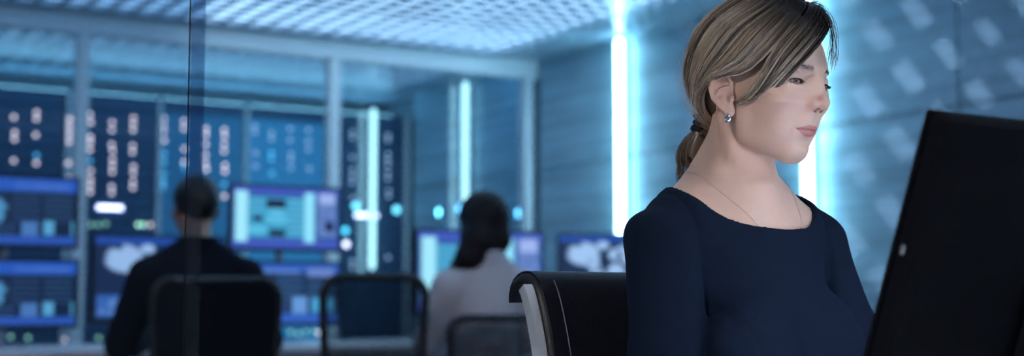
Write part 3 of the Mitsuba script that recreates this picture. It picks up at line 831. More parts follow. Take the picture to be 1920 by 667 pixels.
def face_colour(q):
    """Skin tones by place on the head (head coordinates)."""
    x, y, z = np.abs(q[:, 0]), q[:, 1] + 0.33 * np.clip(-(q[:, 2] + 0.005), 0, 0.10), q[:, 2]
    c = np.tile(np.array([0.570, 0.385, 0.290]), (len(q), 1))

    def blend(w, rgb):
        nonlocal c
        w = np.clip(w, 0, 1)[:, None]
        c = c * (1 - w) + np.array(rgb) * w

    g = lambda cx, cy, cz, rx, ry, rz: np.exp(-(((x - cx) / rx) ** 2 + ((y - cy) / ry) ** 2 + ((z - cz) / rz) ** 2))
    blend(0.45 * g(0.040, 0.070, -0.008, 0.022, 0.03, 0.016), (0.58, 0.32, 0.245))       # cheeks
    blend(0.50 * g(0.010, 0.100, -0.004, 0.013, 0.02, 0.011), (0.54, 0.26, 0.20))       # nose tip and wings
    blend(0.35 * g(0.080, -0.020, 0.005, 0.012, 0.03, 0.035), (0.62, 0.34, 0.28))       # ears
    blend(0.55 * g(0.034, 0.080, 0.039, 0.016, 0.02, 0.006), (0.40, 0.27, 0.255))       # eye shadow
    blend(0.30 * g(0.034, 0.080, 0.020, 0.014, 0.02, 0.006), (0.40, 0.25, 0.22))
    # lips: outline by the curves of the mouth
    t = np.clip(x / 0.0245, 0, 1)
    mid = -0.0380 - 0.0003 * t ** 2
    up = mid + 0.0074 * (1 - t ** 2.2) * (1 - 0.22 * np.exp(-(x / 0.004) ** 2))
    lo = mid - 0.0098 * (1 - t ** 2.4)
    inside = (z < up) & (z > lo) & (y > 0.070) & (x < 0.0245)
    e = np.minimum(up - z, z - lo) / 0.0012
    blend(np.where(inside, np.clip(e, 0, 1), 0) * 0.9, (0.44, 0.155, 0.135))
    blend(np.where(inside, np.exp(-((z - mid) / 0.0011) ** 2), 0) * 0.8, (0.20, 0.06, 0.055))
    # brows as a soft shade under their hairs
    bz = 0.0405 + 0.0040 * np.sin(np.clip((x - 0.015) / 0.036, 0, 1) * 2.2)
    blend(0.55 * np.exp(-((z - bz) / 0.0030) ** 2) * ((x > 0.014) & (x < 0.052) & (y > 0.05)), (0.15, 0.10, 0.08))
    mot = 0.012 * np.sin(q[:, 0] * 310 + 2 * np.sin(q[:, 2] * 270)) * np.sin(q[:, 2] * 350 + q[:, 1] * 190)
    return c * (1 + mot)[:, None]


W_ARMS = [[(-0.140, -0.022, -0.058), (-0.158, 0.010, -0.330), (-0.085, 0.165, -0.435)], [(0.140, -0.022, -0.058), (0.192, 0.060, -0.320), (0.085, 0.190, -0.435)]]
W_HANDS = []
for (sh, el, wr), sgn in zip(W_ARMS, (1, -1)):
    f = np.array(wr) - np.array(el)
    f[2] = 0
    f /= np.linalg.norm(f)
    W_HANDS.append(hand_pts(np.array(wr) + [0, 0, 0.0], f, [0, 0, 1.0], np.cross([0, 0, 1.0], f) * (-1 if sgn > 0 else 1)))
ZS = TORSO_POS[2]
HIP, KNEE, ANK = -ZS + 0.555, -ZS + 0.50, -ZS + 0.075


def legs_sdf(p, r=(0.082, 0.066, 0.056, 0.050, 0.034)):
    s = np.abs(p[:, 0])
    P = np.stack([s, p[:, 1], p[:, 2]], 1)
    d = rcone(P, (0.085, -0.01, HIP), (0.080, 0.40, KNEE), r[0], r[2])
    return smin(d, chain(P, [(0.080, 0.40, KNEE), (0.082, 0.385, (KNEE + ANK) / 2 + 0.05), (0.085, 0.37, ANK)], [r[2], r[3], r[4]], 0.02), 0.02)


def foot_sdf(p, g=0.0):
    s = np.abs(p[:, 0])
    P = np.stack([s, p[:, 1], p[:, 2]], 1)
    return chain(P, [(0.085, 0.345, ANK - 0.035), (0.087, 0.43, ANK - 0.035), (0.088, 0.53, ANK - 0.048)], [0.034 + g, 0.034 + g, 0.022 + g], 0.01)


def woman_skin(p):
    d = head_sdf(to_h(p))
    return smin(d, trunk_sdf(p, 0.65, 0.87), 0.030)


def woman_lower(p):
    d = trunk_sdf(p, 0.65, 0.87)
    for a, hp in zip(W_ARMS, W_HANDS):
        d = smin(d, arm_sdf(p, a), 0.02)
        d = smin(d, hand_sdf(p, hp), 0.012)
    return smin(smin(d, legs_sdf(p), 0.03), foot_sdf(p), 0.02)


def woman_dress(p):
    d = trunk_sdf(p, 0.65, 0.87)
    # soft folds of the cloth across waist and bust
    for a in W_ARMS:
        d = smin(d, chain(p, [np.array(a[0]) + [0, 0, 0.004], (np.array(a[0]) + a[1]) / 2, a[1], np.array(a[1]) * 0.55 + np.array(a[2]) * 0.45], [0.048, 0.045, 0.041, 0.039], 0.015), 0.005)
    lg = rcone(np.stack([np.abs(p[:, 0]), p[:, 1], p[:, 2]], 1), (0.085, -0.01, HIP), (0.080, 0.36, KNEE + 0.006), 0.088, 0.066)
    d = smin(d, lg, 0.05)
    fold = 0.0022 * np.sin(p[:, 2] * 62 + 5 * np.sin(p[:, 0] * 16)) * np.clip((-p[:, 2] - 0.22) / 0.15, 0, 1)
    fold += 0.0026 * np.sin(p[:, 0] * 70 + p[:, 2] * 25 + 2.5 * np.sin(p[:, 2] * 19)) * np.clip((np.abs(p[:, 0]) - 0.10) / 0.05, 0, 1)
    d = d - 0.0075 + fold
    # princess seams from the armholes
    s = np.abs(p[:, 0])
    seam = np.abs(s - (0.118 - 0.055 * np.clip((-p[:, 2] - 0.12) / 0.14, 0, 1)))
    d = d + 0.0016 * np.exp(-(seam / 0.0022) ** 2) * ((p[:, 1] > 0.0) & (p[:, 2] < -0.10))
    # armhole seam
    d = d + 0.0040 * np.exp(-((s - 0.126 - 0.10 * (p[:, 2] + 0.03)) / 0.0045) ** 2) * ((p[:, 2] > -0.16) & (p[:, 2] < 0.05))
    # round neckline
    return smax(d, -ellip(p, (0, -0.010, 0.032), (0.119, 0.102, 0.092)), 0.004)


w1 = thing('person', 'woman in a navy dress with blond hair tied back, looking down at the near monitor', 'person')
hz = H2T[:3, 3]
m1 = surface(woman_skin, hz + [-0.135, -0.16, -0.26], hz + [0.135, 0.155, 0.150], 0.0016)
q1 = to_h(np.asarray(m1.vertices, np.float32))
m2 = surface(woman_lower, (-0.30, -0.16, -ZS + 0.001), (0.30, 0.58, -0.105), 0.0055)
body = join(m1, m2)
col = np.vstack([face_colour(q1), np.tile([0.570, 0.385, 0.290], (len(m2.vertices), 1))])
body.apply_transform(M_TOR)
obj('body', body, 'skin', w1, smooth=True, color=col)
dress = surface(woman_dress, (-0.30, -0.20, -ZS + 0.39), (0.30, 0.46, 0.10), 0.0029)
dress.apply_transform(M_TOR)


def dress_colour(p, n, uv):
    k = 0.85 + 0.3 * noise(p.x * 900, p.y * 900, p.z * 900) + 0.25 * (fbm(p.x * 60, p.y * 60, p.z * 60, 2) - 0.5)
    return mi.Color3f(0.0030, 0.0082, 0.0205) * k


plain('dress_mat', proc(dress_colour), 0.85, 0.0, 0.12, sheen=0.15)
obj('dress', dress, 'dress_mat', w1, smooth=True, label='navy woollen dress with a round neckline')
shoes = surface(lambda p: np.maximum(foot_sdf(p, 0.004), p[:, 2] - (ANK - 0.012)), (-0.16, 0.27, -ZS + 0.0005), (0.16, 0.60, ANK + 0.02), 0.004)
for k, part in enumerate(shoes.split(only_watertight=False)[:2]):
    part.apply_transform(M_TOR)
    obj('shoe', part, 'dark_plastic', w1, smooth=True)

# eyes, lashes, brows
for sx in (-1, 1):
    e = trimesh.creation.icosphere(subdivisions=4, radius=0.0124)
    v = np.asarray(e.vertices) / 0.0124
    gz = np.array([0.0, 0.92, -0.39])
    dd = v @ gz
    ec = np.tile([0.36, 0.33, 0.33], (len(v), 1))
    ec[dd > 0.885] = (0.045, 0.05, 0.055)
    ec[dd > 0.972] = (0.01, 0.01, 0.01)
    e.apply_translation(((0.0320 * EX - 0.0015) * sx, 0.0658, 0.0275 + EZ))
    e.apply_transform(M_HEAD)
    obj('eye', e, 'eye_mat', w1, smooth=True, color=ec)
lash = []
for sx in (-1, 1):
    edge = (spline([(0.0198, 0.0795, 0.0222), (0.0262, 0.0836, 0.0231), (0.0330, 0.0840, 0.0234), (0.0400, 0.0800, 0.0232), (0.0464, 0.0728, 0.0226)], 46) * [EX, 1, 1] + [-0.0015, -0.0035, EZ + 0.0006]) * [sx, 1, 1]
    lash.append((xf(M_HEAD, edge), 0.0009))
    for k in range(3, 46):
        o = edge[k]
        out = np.array([0.30 * sx * (k - 14) / 30, 0.75, -0.45])
        out /= np.linalg.norm(out)
        L = 0.0065 * (0.6 + 0.4 * k / 45)
        c = np.array([o, o + out * L * 0.55 + [0, 0, -0.0008], o + out * L + [0, 0, 0.0008]])
        lash.append((xf(M_HEAD, c), np.array([0.00028, 0.00020, 0.00008])))
k = obj('lashes', strand_mesh(lash), 'lash_mat', w1, smooth=True, kind='stuff')
brow = []
for sx in (-1, 1):
    for k in range(150):
        t = rng.uniform(0, 1)
        x = 0.015 + 0.036 * t
        z = 0.0405 + 0.0040 * math.sin(t * 2.2) + rng.normal(0, 0.0014) * (1 - 0.55 * t)
        brow.append((sx, x, z, t))
bp = np.array([[sx * x, 0.12, z] for sx, x, z, t in brow], np.float32)
for _ in range(40):      # drop the roots onto the skin
    bp[:, 1] -= np.clip(head_sdf(bp), -0.004, 0.004) * 0.8
hairs = []
for (sx, x, z, t), r0 in zip(brow, bp):
    dirn = np.array([sx * (0.45 + 0.5 * t), -0.15 - 0.4 * t, 0.75 - 1.0 * t])
    dirn /= np.linalg.norm(dirn)
    L = 0.0068 * rng.uniform(0.7, 1.1)
    c = np.array([r0, r0 + dirn * L * 0.5 + [0, 0.0009, 0], r0 + dirn * L + [0, 0.0003, 0]])
    hairs.append((xf(M_HEAD, c), np.array([0.00034, 0.00030, 0.00012])))
obj('eyebrows', strand_mesh(hairs), 'brow_mat', w1, smooth=True, kind='stuff')

# ---- hair: guides as (azimuth towards the figure's right, elevation, lift) round the skull's centre
HC = np.array([0, -0.008, 0.050])
HR = np.array([0.0745, 0.0975, 0.0855])


def on_skull(a, e, lift):
    a, e = math.radians(a), math.radians(e)
    dv = np.array([-math.sin(a) * math.cos(e), math.cos(a) * math.cos(e), math.sin(e)])
    r = 1 / np.linalg.norm(dv / HR)
    return HC + dv * (r + lift)


def guide(seq, n=26):
    return spline([on_skull(*q) if len(q) == 3 and not isinstance(q, np.ndarray) else np.asarray(q) for q in seq], n)


TIE = np.array([-0.006, -0.086, -0.031])
tie = lambda dx, dz: TIE + [dx, 0.004, dz]
FRINGE = [guide(s) for s in (
    [(-25, 46, .006), (-16, 36, .020), (8, 15, .016), (20, 2, .013), (30, -10, .012), (40, -22, .012), (55, -33, .0105), (73, -38, .007)],
    [(-26, 56, .006), (-11, 46, .021), (22, 22, .017), (37, 4, .014), (44, -8, .0125), (52, -22, .012), (63, -34, .010), (75, -39, .007)],
    [(-28, 66, .006), (3, 45, .019), (30, 24, .015), (45, 6, .013), (51, -9, .012), (58, -22, .011), (68, -35, .009), (77, -40, .006)])]
BACK = [guide(s) for s in (
    [(-28, 64, .006), (5, 47, .0195), (31, 25, .0160), (45, 8, .0140), (55, -3, .012), (64, -11, .011), (76, -15, .0115), (93, -17, .0125), (111, -24, .012), (136, -40, .010), tuple(tie(-.014, .006))],
    [(-30, 72, .006), (0, 58, .018), (42, 33, .015), (61, 12, .014), (78, -5, .012), (97, -13, .0125), (117, -24, .012), (143, -39, .011), tuple(tie(-.011, .010))],
    [(-34, 80, .006), (15, 73, .017), (55, 49, .015), (84, 31, .014), (102, 8, .013), (121, -16, .013), (147, -38, .011), tuple(tie(-.006, .013))],
    [(-60, 85, .006), (90, 81, .016), (120, 62, .015), (132, 36, .0145), (140, 6, .013), (151, -21, .012), (165, -41, .009), tuple(tie(-.001, .013))],
    [(-70, 82, .006), (180, 78, .015), (168, 60, .015), (170, 38, .014), (172, 12, .012), (174, -14, .010), (177, -36, .008), tuple(tie(.003, .013))],
    [(-80, 76, .006), (-140, 66, .014), (-156, 44, .014), (-164, 20, .012), (-170, -8, .009), (-176, -32, .008), tuple(tie(.008, .010))],
    [(-40, 66, .006), (-80, 58, .014), (-112, 42, .013), (-132, 20, .012), (-148, -6, .009), (-164, -34, .008), tuple(tie(.012, .004))],
    [(-28, 50, .006), (-52, 44, .013), (-78, 30, .012), (-104, 12, .012), (-130, -10, .008), (-156, -42, .007), tuple(tie(.012, -.006))])]
TAIL = [spline([TIE + np.array(o0) * 0.7, TIE + np.array([-.001, -.010, -.014]) + np.array(o0) * 1.7, TIE + np.array([-.003, -.017, -.034]) + np.array(o0) * 2.3, TIE + np.array([-.005, -.018, -.056]) + np.array(o0) * 2.2, TIE + np.array([-.006, -.012, -.074]) + np.array(o1)], 22)
        for o0, o1 in ((((0.010 * math.cos(t), 0.008 * math.sin(t), 0.003 * math.sin(t))), (0.016 * math.cos(t), 0.015 * math.sin(t), 0.010 * math.cos(t * 2))) for t in np.linspace(0, 2 * math.pi, 9))]


def between(gs, s):
    k = min(int(s * (len(gs) - 1)), len(gs) - 2)
    f = s * (len(gs) - 1) - k
    return gs[k] * (1 - f) + gs[k + 1] * f


def sheet_of(gs, n, inset, cut=1.0):
    rows = np.array([between(gs, s) for s in np.linspace(0, 1, n)])
    rows = rows[:, :int(rows.shape[1] * cut)]
    c = HC
    rows = c + (rows - c) * (1 - inset / np.linalg.norm(rows - c, axis=2, keepdims=True))
    a, b = rows.shape[:2]
    i, j = np.meshgrid(np.arange(a - 1), np.arange(b - 1), indexing='ij')
    q = np.stack([i * b + j, i * b + j + 1, (i + 1) * b + j + 1, (i + 1) * b + j], -1).reshape(-1, 4)
    return trimesh.Trimesh(rows.reshape(-1, 3), np.vstack([q[:, :3], q[:, [0, 2, 3]]]), process=False)


# the close scalp layer: an eggshell over the skull behind the hairline
def scalp(p):
    d = ellip(p, HC, HR + 0.0035)
    front = p[:, 1] - (0.012 + 0.55 * (p[:, 2] - 0.060))
    low = (0.040 - p[:, 2]) - 2.5 * np.clip(-0.022 - p[:, 1], 0, 0.036)
    return smax(smax(d, front, 0.006), low, 0.006)


sc = surface(scalp, (-0.10, -0.125, -0.09), (0.10, 0.115, 0.155), 0.004)
hair_base = join(sc, sheet_of(FRINGE, 14, 0.0025, 0.70), sheet_of(BACK, 44, 0.004), sheet_of(TAIL, 30, 0.006, 0.8))
hair_base.apply_transform(M_HEAD)
ROOT = xf(M_HEAD, on_skull(-12, 50, 0.01))


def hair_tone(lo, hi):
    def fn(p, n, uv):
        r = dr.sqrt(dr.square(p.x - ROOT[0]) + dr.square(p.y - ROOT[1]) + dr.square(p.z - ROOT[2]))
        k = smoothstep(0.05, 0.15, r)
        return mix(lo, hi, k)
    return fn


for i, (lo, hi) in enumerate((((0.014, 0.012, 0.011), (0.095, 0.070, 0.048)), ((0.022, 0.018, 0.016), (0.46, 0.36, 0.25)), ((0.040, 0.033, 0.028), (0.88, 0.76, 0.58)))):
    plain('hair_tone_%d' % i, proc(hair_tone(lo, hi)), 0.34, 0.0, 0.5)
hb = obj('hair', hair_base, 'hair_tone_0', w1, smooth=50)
strands = [[], [], []]


def add_strands(gs, count, jit, loose, wrap=False, r=0.00027, clump=0.72, trim=0.0, tones=(0.35, 0.42, 0.23)):
    n = len(gs[0])
    nc = max(8, count // 30)
    cs = np.sort(rng.uniform(0, 1, nc))
    ct = rng.choice(3, nc, p=tones)
    coff = rng.normal(0, 1, (nc, 3))
    lift = rng.normal(0, 0.0011, nc)
    tt = np.linspace(0, 1, n)
    for _ in range(count):
        s = rng.uniform(0, 1)
        k = int(np.argmin(np.abs(cs - s)))
        path = between(gs, s)
        target = between(gs, cs[k])
        w = clump * np.clip((tt - 0.12) * 1.6, 0, 1)[:, None]
        path = path * (1 - w) + target * w
        ph = rng.uniform(0, 6.3, 3)
        wob = np.stack([np.sin(tt * rng.uniform(2, 7) + p_) for p_ in ph], 1) * jit * (0.25 + tt[:, None])
        path = path + wob + coff[k] * loose * tt[:, None] ** 1.5
        out = path - HC
        out /= np.linalg.norm(out, axis=1, keepdims=True)
        path = path + out * (rng.normal(0.0006, 0.0008) + lift[k])
        end = n - int(rng.uniform(0, trim) * n)
        path = path[:max(6, end)]
        rr = np.full(len(path), r * rng.uniform(0.7, 1.2))
        rr[-1] *= 0.4
        tone = ct[k] if rng.uniform() < 0.86 else rng.choice(3, p=tones)
        strands[tone].append((xf(M_HEAD, path), rr))


add_strands(FRINGE, 2100, 0.0012, 0.0020, trim=0.34)
add_strands(BACK, 6200, 0.0011, 0.0016)
add_strands(TAIL, 900, 0.0022, 0.0040, trim=0.35, tones=(0.72, 0.24, 0.04))
# loose hairs: over the forehead on the far side, at the back of the head, round the tail
LOOSE = [guide([(-26, 46, .008), (-14, 44, .020), (-6, 32, .026), (-4, 16, .020), (-6, 2, .012)]), guide([(-26, 52, .008), (-14, 52, .024), (-2, 38, .030), (-2, 18, .024), (-8, -2, .012)])]
add_strands(LOOSE, 26, 0.003, 0.004, clump=0.2, tones=(0.7, 0.2, 0.1), r=0.0003)
for _ in range(70):
    s = rng.uniform(0.05, 0.7)
    path = between(BACK, s)[4:24]
    o = path - HC
    o /= np.linalg.norm(o, axis=1, keepdims=True)
    t_ = np.linspace(0, 1, len(path))[:, None]
    path = path + o * rng.uniform(0.003, 0.016) * np.sin(t_ * 3.0 * rng.uniform(0.6, 1.1)) + rng.normal(0, 0.004, 3) * t_
    strands[2].append((xf(M_HEAD, path[::2]), 0.00018))
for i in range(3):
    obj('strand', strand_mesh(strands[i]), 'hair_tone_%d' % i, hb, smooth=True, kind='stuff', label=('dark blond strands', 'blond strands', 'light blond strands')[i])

# hair tie, earring, necklace
st = []
for k in range(260):
    t = k / 260 * 2 * math.pi
    rr = 0.0165 + 0.0030 * math.sin(k * 12.9) + 0.002 * math.sin(k * 5.1)
    st.append(TIE + np.array([rr * math.cos(t * 7), -0.004 + 0.008 * math.sin(k * 2.3), rr * math.sin(t * 7)]))
tie_m = tube(np.array(st), 0.0032, 5)
tie_m.apply_transform(M_HEAD)
obj('hair_tie', tie_m, 'dark_plastic', w1, smooth=40, label='black frilled hair tie')
plain('silver', (0.82, 0.80, 0.78), 0.15, 1.0)
for sx in (-1, 1):
    lob = np.array([0.0770 * sx, 0.0005, -0.0270])
    ring = [lob + np.array([0.0008 * sx, 0.0036 * math.cos(a), -0.0022 + 0.0048 * math.sin(a)]) for a in np.linspace(0, 2 * math.pi, 25)]
    er = tube(ring, 0.0018, 8)
    er.apply_transform(M_HEAD)
    ek = obj('earring', er, 'silver', w1, smooth=40)
    bd = trimesh.creation.icosphere(subdivisions=2, radius=0.0026)
    bd.apply_translation(lob + [0.0030 * sx, 0.002, -0.0050])
    bd.apply_transform(M_HEAD)
    obj('stone', bd, 'silver', ek, smooth=True)


def on_skin(pts, it=30, lift=0.0008):
    q = np.asarray(pts, np.float32).copy()
    for _ in range(it):
        g = np.stack([(woman_skin(q + np.eye(3, dtype=np.float32)[k] * 1e-3) - woman_skin(q - np.eye(3, dtype=np.float32)[k] * 1e-3)) for k in range(3)], 1)
        g /= np.linalg.norm(g, axis=1, keepdims=True) + 1e-9
        q = q - g * np.clip(woman_skin(q) - lift, -0.01, 0.01)[:, None] * 0.8
    return q


nl = spline([(-0.062, -0.060, 0.045), (-0.072, -0.010, 0.026), (-0.050, 0.040, -0.012), (0.0, 0.075, -0.062), (0.050, 0.045, -0.018), (0.072, -0.010, 0.026), (0.062, -0.060, 0.045)], 90)
nl = on_skin(nl)
neck = tube(spline(nl[::3], 120), 0.00028, 6)
neck.apply_transform(M_TOR)
plain('fine_chain_mat', (0.45, 0.36, 0.33), 0.5, 0.6)
nk = obj('necklace', neck, 'fine_chain_mat', w1, smooth=40, label='thin fine chain')
pm = tube([nl[38], (nl[38] + nl[40]) / 2 + [0, .0008, 0], nl[41]], [0.0005, 0.0010, 0.0005], 8)
pm.apply_transform(M_TOR)
obj('pendant', pm, 'silver', nk, smooth=40)


# ---------------------------------------------------------------- chairs


def leather_colour(p, n, uv):
    return mi.Color3f(0.0085, 0.010, 0.014) * (0.8 + 0.4 * noise(p.x * 400, p.y * 400, p.z * 400))


plain('leather', proc(leather_colour), 0.45, 0.0, 0.22)
plain('seam_thread', (0.085, 0.085, 0.13), 0.6)
plain('dark_fabric', (0.0035, 0.005, 0.010), 0.75, 0.0, 0.15)
plain('glossy_black', (0.012, 0.014, 0.020), 0.18, 0.0, 0.8)


def star_base(t, M, seat_z):
    obj('column', cyl((0, 0, 0.10), (0, 0, seat_z - 0.05), 0.026), 'chrome', t, smooth=40, M=M)
    spokes = []
    for k in range(5):
        a = math.radians(72 * k + 20)
        c, s_ = math.cos(a), math.sin(a)
        obj('spoke', tube([(0.02 * c, 0.02 * s_, 0.115), (0.15 * c, 0.15 * s_, 0.10), (0.29 * c, 0.29 * s_, 0.078)], [0.022, 0.018, 0.014], 8), 'chrome', t, smooth=40, M=M)
        w = trimesh.creation.cylinder(radius=0.029, height=0.034, sections=20)
        w.apply_transform(trans(0.29 * c, 0.29 * s_, 0.0295) @ rot([0, 0, 1], 72 * k + 20 + 25) @ rot([1, 0, 0], 90))
        obj('caster', w, 'dark_plastic', t, smooth=40, M=M)
    return spokes


def leather_chair(M, label):
    t = thing('office_chair', label, 'chair')
    prof = [(0.235, 0.425), (0.20, 0.446), (0.05, 0.442), (-0.08, 0.440), (-0.125, 0.462), (-0.142, 0.56), (-0.150, 0.66), (-0.162, 0.78), (-0.182, 0.88), (-0.203, 0.945), (-0.222, 0.972), (-0.248, 0.972), (-0.262, 0.945)]
    P = spline([(0, a, b) for a, b in prof], 130)[:, 1:]
    obj('upholstery', ribbon(P, -0.218, 0.218, 0.030), 'leather', t, smooth=35, M=M)
    back = P[40:]
    nrm = np.gradient(P, axis=0)
    nrm = np.stack([nrm[:, 1], -nrm[:, 0]], 1)
    nrm /= np.linalg.norm(nrm, axis=1, keepdims=True)
    front = P + nrm * (0.0155 if (P[:, 0] + nrm[:, 0] * 0.02).mean() > P[:, 0].mean() else -0.0155)
    for sx in (-1, 1):
        ln = np.column_stack([np.full(len(P), 0.192 * sx), front])[6:-8]
        obj('seam', tube(ln[::2], 0.0011, 5), 'seam_thread', t, smooth=40, M=M, label='pale stitched seam')
        rail = ribbon(P[4:-9], 0.226, 0.241, 0.015) if sx > 0 else ribbon(P[4:-9], -0.241, -0.226, 0.015)
        obj('side_rail', rail, 'bright_rail_mat', t, smooth=35, M=M, label='polished chrome side rail')
        edge = np.column_stack([np.full(len(P), 0.211 * sx), P])
        obj('piping', tube(edge[4:-2:2], 0.0150, 10), 'leather', t, smooth=40, M=M)
    for k in (58, 74, 90):
        obj('quilt_line', tube([(-0.19, *front[k]), (0.19, *front[k])], 0.0014, 5), 'dark_fabric', t, smooth=40, M=M)
    for sx in (-1, 1):
        a = spline([(0.236 * sx, 0.16, 0.445), (0.262 * sx, 0.16, 0.52), (0.266 * sx, 0.10, 0.622), (0.266 * sx, -0.02, 0.632), (0.255 * sx, -0.125, 0.60), (0.236 * sx, -0.150, 0.56)], 30)
        obj('armrest', tube(a, 0.011, 10), 'chrome', t, smooth=40, M=M)
    obj('seat_plate', box((-0.12, -0.10, 0.375), (0.12, 0.12, 0.424), 0.01), 'dark_plastic', t, M=M)
    star_base(t, M, 0.43)
    return t


def mesh_chair(M, label, w=0.43, top=1.03, see_through=True, seat_z=0.46, arms=True):
    t = thing('office_chair', label, 'chair')
    z0 = seat_z + 0.10
    hw = w / 2
    bow = lambda z: -0.21 - 0.05 * (z - z0)
    taper = lambda z: hw * (0.90 + 0.10 * min(1, (z - z0) / 0.35))
    loop = []
    for z in np.linspace(z0 + 0.03, top - 0.07, 12):
        loop.append((-taper(z), bow(z), z))
    for a in np.linspace(180, 90, 7)[1:]:
        loop.append((-hw + 0.07 + 0.07 * math.cos(math.radians(a)), bow(top), top - 0.07 + 0.07 * math.sin(math.radians(a))))
    right = [(-x, y, z) for x, y, z in loop[::-1]]
    loop = loop + right
    loop = np.array(loop + [loop[0]])
    obj('back_frame', tube(loop, 0.016, 10), 'dark_plastic', t, smooth=40, M=M)
    obj('top_rail', box((-hw * 0.72, bow(top) - 0.020, top - 0.012), (hw * 0.72, bow(top) + 0.016, top + 0.012), 0.008), 'glossy_black', t, M=M)
    if see_through:
        bars = []
        for x in np.arange(-hw + 0.012, hw - 0.008, 0.0075):
            bars.append(box((x - 0.0014, -0.001, z0 + 0.02), (x + 0.0014, 0.001, top - 0.01)))
        for z in np.arange(z0 + 0.03, top - 0.012, 0.0075):
            bars.append(box((-taper(z) + 0.004, -0.001, z - 0.0014), (taper(z) - 0.004, 0.001, z + 0.0014)))
        m = join(*bars)
        m.vertices[:, 1] += -0.21 - 0.05 * (m.vertices[:, 2] - z0)
        obj('mesh_panel', m, 'dark_fabric', t, M=M, kind='stuff', label='fine dark netting')
    else:
        pts = loop[:-1]
        import shapely.geometry as sg
        poly = sg.Polygon(pts[:, [0, 2]])
        m = trimesh.creation.extrude_polygon(poly, 0.028)
        v = m.vertices.copy()
        m.vertices = np.stack([v[:, 0], bow(0) * 0 + v[:, 2] - 0.014 - 0.21 - 0.05 * (v[:, 1] - z0), v[:, 1]], 1)
        obj('back_cushion', m, 'dark_fabric', t, smooth=35, M=M)
    obj('spine', tube([(0, -0.10, seat_z - 0.07), (0, -0.24, seat_z - 0.02), (0, -0.255, z0 + 0.10)], 0.02, 8), 'dark_plastic', t, smooth=40, M=M)
    seat = box((-0.235, -0.20, seat_z - 0.06), (0.235, 0.25, seat_z), 0.025)
    obj('seat', seat, 'dark_fabric', t, M=M)
    for sx in (-1, 1) if arms else ():
        obj('armrest', join(tube([(0.20 * sx, 0.0, seat_z - 0.045), (0.27 * sx, 0.0, seat_z - 0.03), (0.275 * sx, 0.0, seat_z + 0.17)], 0.014, 8), box((0.275 * sx - 0.035, -0.12, seat_z + 0.165), (0.275 * sx + 0.035, 0.12, seat_z + 0.19), 0.01)), 'dark_plastic', t, M=M)
    star_base(t, M, seat_z)
    return t


leather_chair(frame_m((TORSO_POS[0] + 0.0, TORSO_POS[1] - 0.005, 0), TORSO_YAW), 'black leather office chair with a chrome side rail behind the woman in the navy dress')

# ---------------------------------------------------------------- the near desk and its monitor, seen from behind
t = thing('desk', 'near desk between the woman in navy and the black monitor', 'desk')
obj('desktop', box((0.75, 0.35, DESK_Z - 0.03), (2.35, 1.10, DESK_Z), 0.004), 'desk_mat', t)
for x in (0.81, 2.29):
    for y in (0.42, 1.03):
        obj('leg', box((x - 0.025, y - 0.025, 0), (x + 0.025, y + 0.025, DESK_Z - 0.03), 0.003), 'steel_mat', t)
NEAR_W, NEAR_H, TILT = 0.62, 0.37, 20
plain('near_casing', (0.003, 0.004, 0.006), 0.7, 0.0, 0.08)
corner = np.array([1.0405, 0.9234, 1.1394])          # upper corner of the screen side on the woman's right
Mn = rot([0, 0, 1], 182.5) @ rot([1, 0, 0], -TILT)
Mn = trans(*(corner - (Mn @ np.array([NEAR_W / 2, 0, NEAR_H, 1.0]))[:3])) @ Mn
nm = thing('monitor', 'large black monitor seen from behind at the right edge, close to the camera', 'monitor')
obj('casing', box((-NEAR_W / 2, 0.004, 0), (NEAR_W / 2, 0.030, NEAR_H), 0.006), 'near_casing', nm, M=Mn)
obj('back_cover', box((-NEAR_W / 2 + 0.2, 0.028, 0.04), (NEAR_W / 2 - 0.2, 0.046, NEAR_H - 0.12), 0.010), 'near_casing', nm, M=Mn)
bz = 0.012
obj('bezel', join(box((-NEAR_W / 2, 0, 0), (-NEAR_W / 2 + bz, 0.006, NEAR_H), 0.0015), box((NEAR_W / 2 - bz, 0, 0), (NEAR_W / 2, 0.006, NEAR_H), 0.0015),
                  box((-NEAR_W / 2 + bz, 0, 0), (NEAR_W / 2 - bz, 0.006, bz), 0.0015), box((-NEAR_W / 2 + bz, 0, NEAR_H - bz), (NEAR_W / 2 - bz, 0.006, NEAR_H), 0.0015)), 'near_casing', nm, M=Mn)
a = NEAR_W / 2 - bz
d = ply((np.array([[-a, 0.0035, bz], [a, 0.0035, bz], [a, 0.0035, NEAR_H - bz], [-a, 0.0035, NEAR_H - bz]]), np.array([[0, 1, 2], [0, 2, 3]])), 'screen_glass')
d['emitter'] = desk_emit
obj('screen', d, None, nm, M=Mn)
obj('side_block', box((NEAR_W / 2 - 0.001, 0.014, 0.222), (NEAR_W / 2 + 0.0015, 0.019, 0.232), 0.0007), 'bright_rail_mat', nm, M=Mn, label='small bright block on the side')  # small pale raised block on the casing side
hub = (Mn @ np.array([0, 0.05, 0.14, 1.0]))[:3]
foot = hub + [0, -0.13, 0]
obj('stand_neck', tube([tuple(hub + [0, 0.01, 0]), tuple(hub + [0, -0.05, -0.01]), (foot[0], foot[1], (hub[2] + DESK_Z) / 2), (foot[0], foot[1], DESK_Z + 0.012)], 0.024, 12), 'dark_plastic', nm, smooth=40)
obj('stand_foot', box((foot[0] - 0.13, foot[1] - 0.10, DESK_Z), (foot[0] + 0.13, foot[1] + 0.10, DESK_Z + 0.016), 0.006), 'dark_plastic', nm)

# ---------------------------------------------------------------- the two people at the far desks


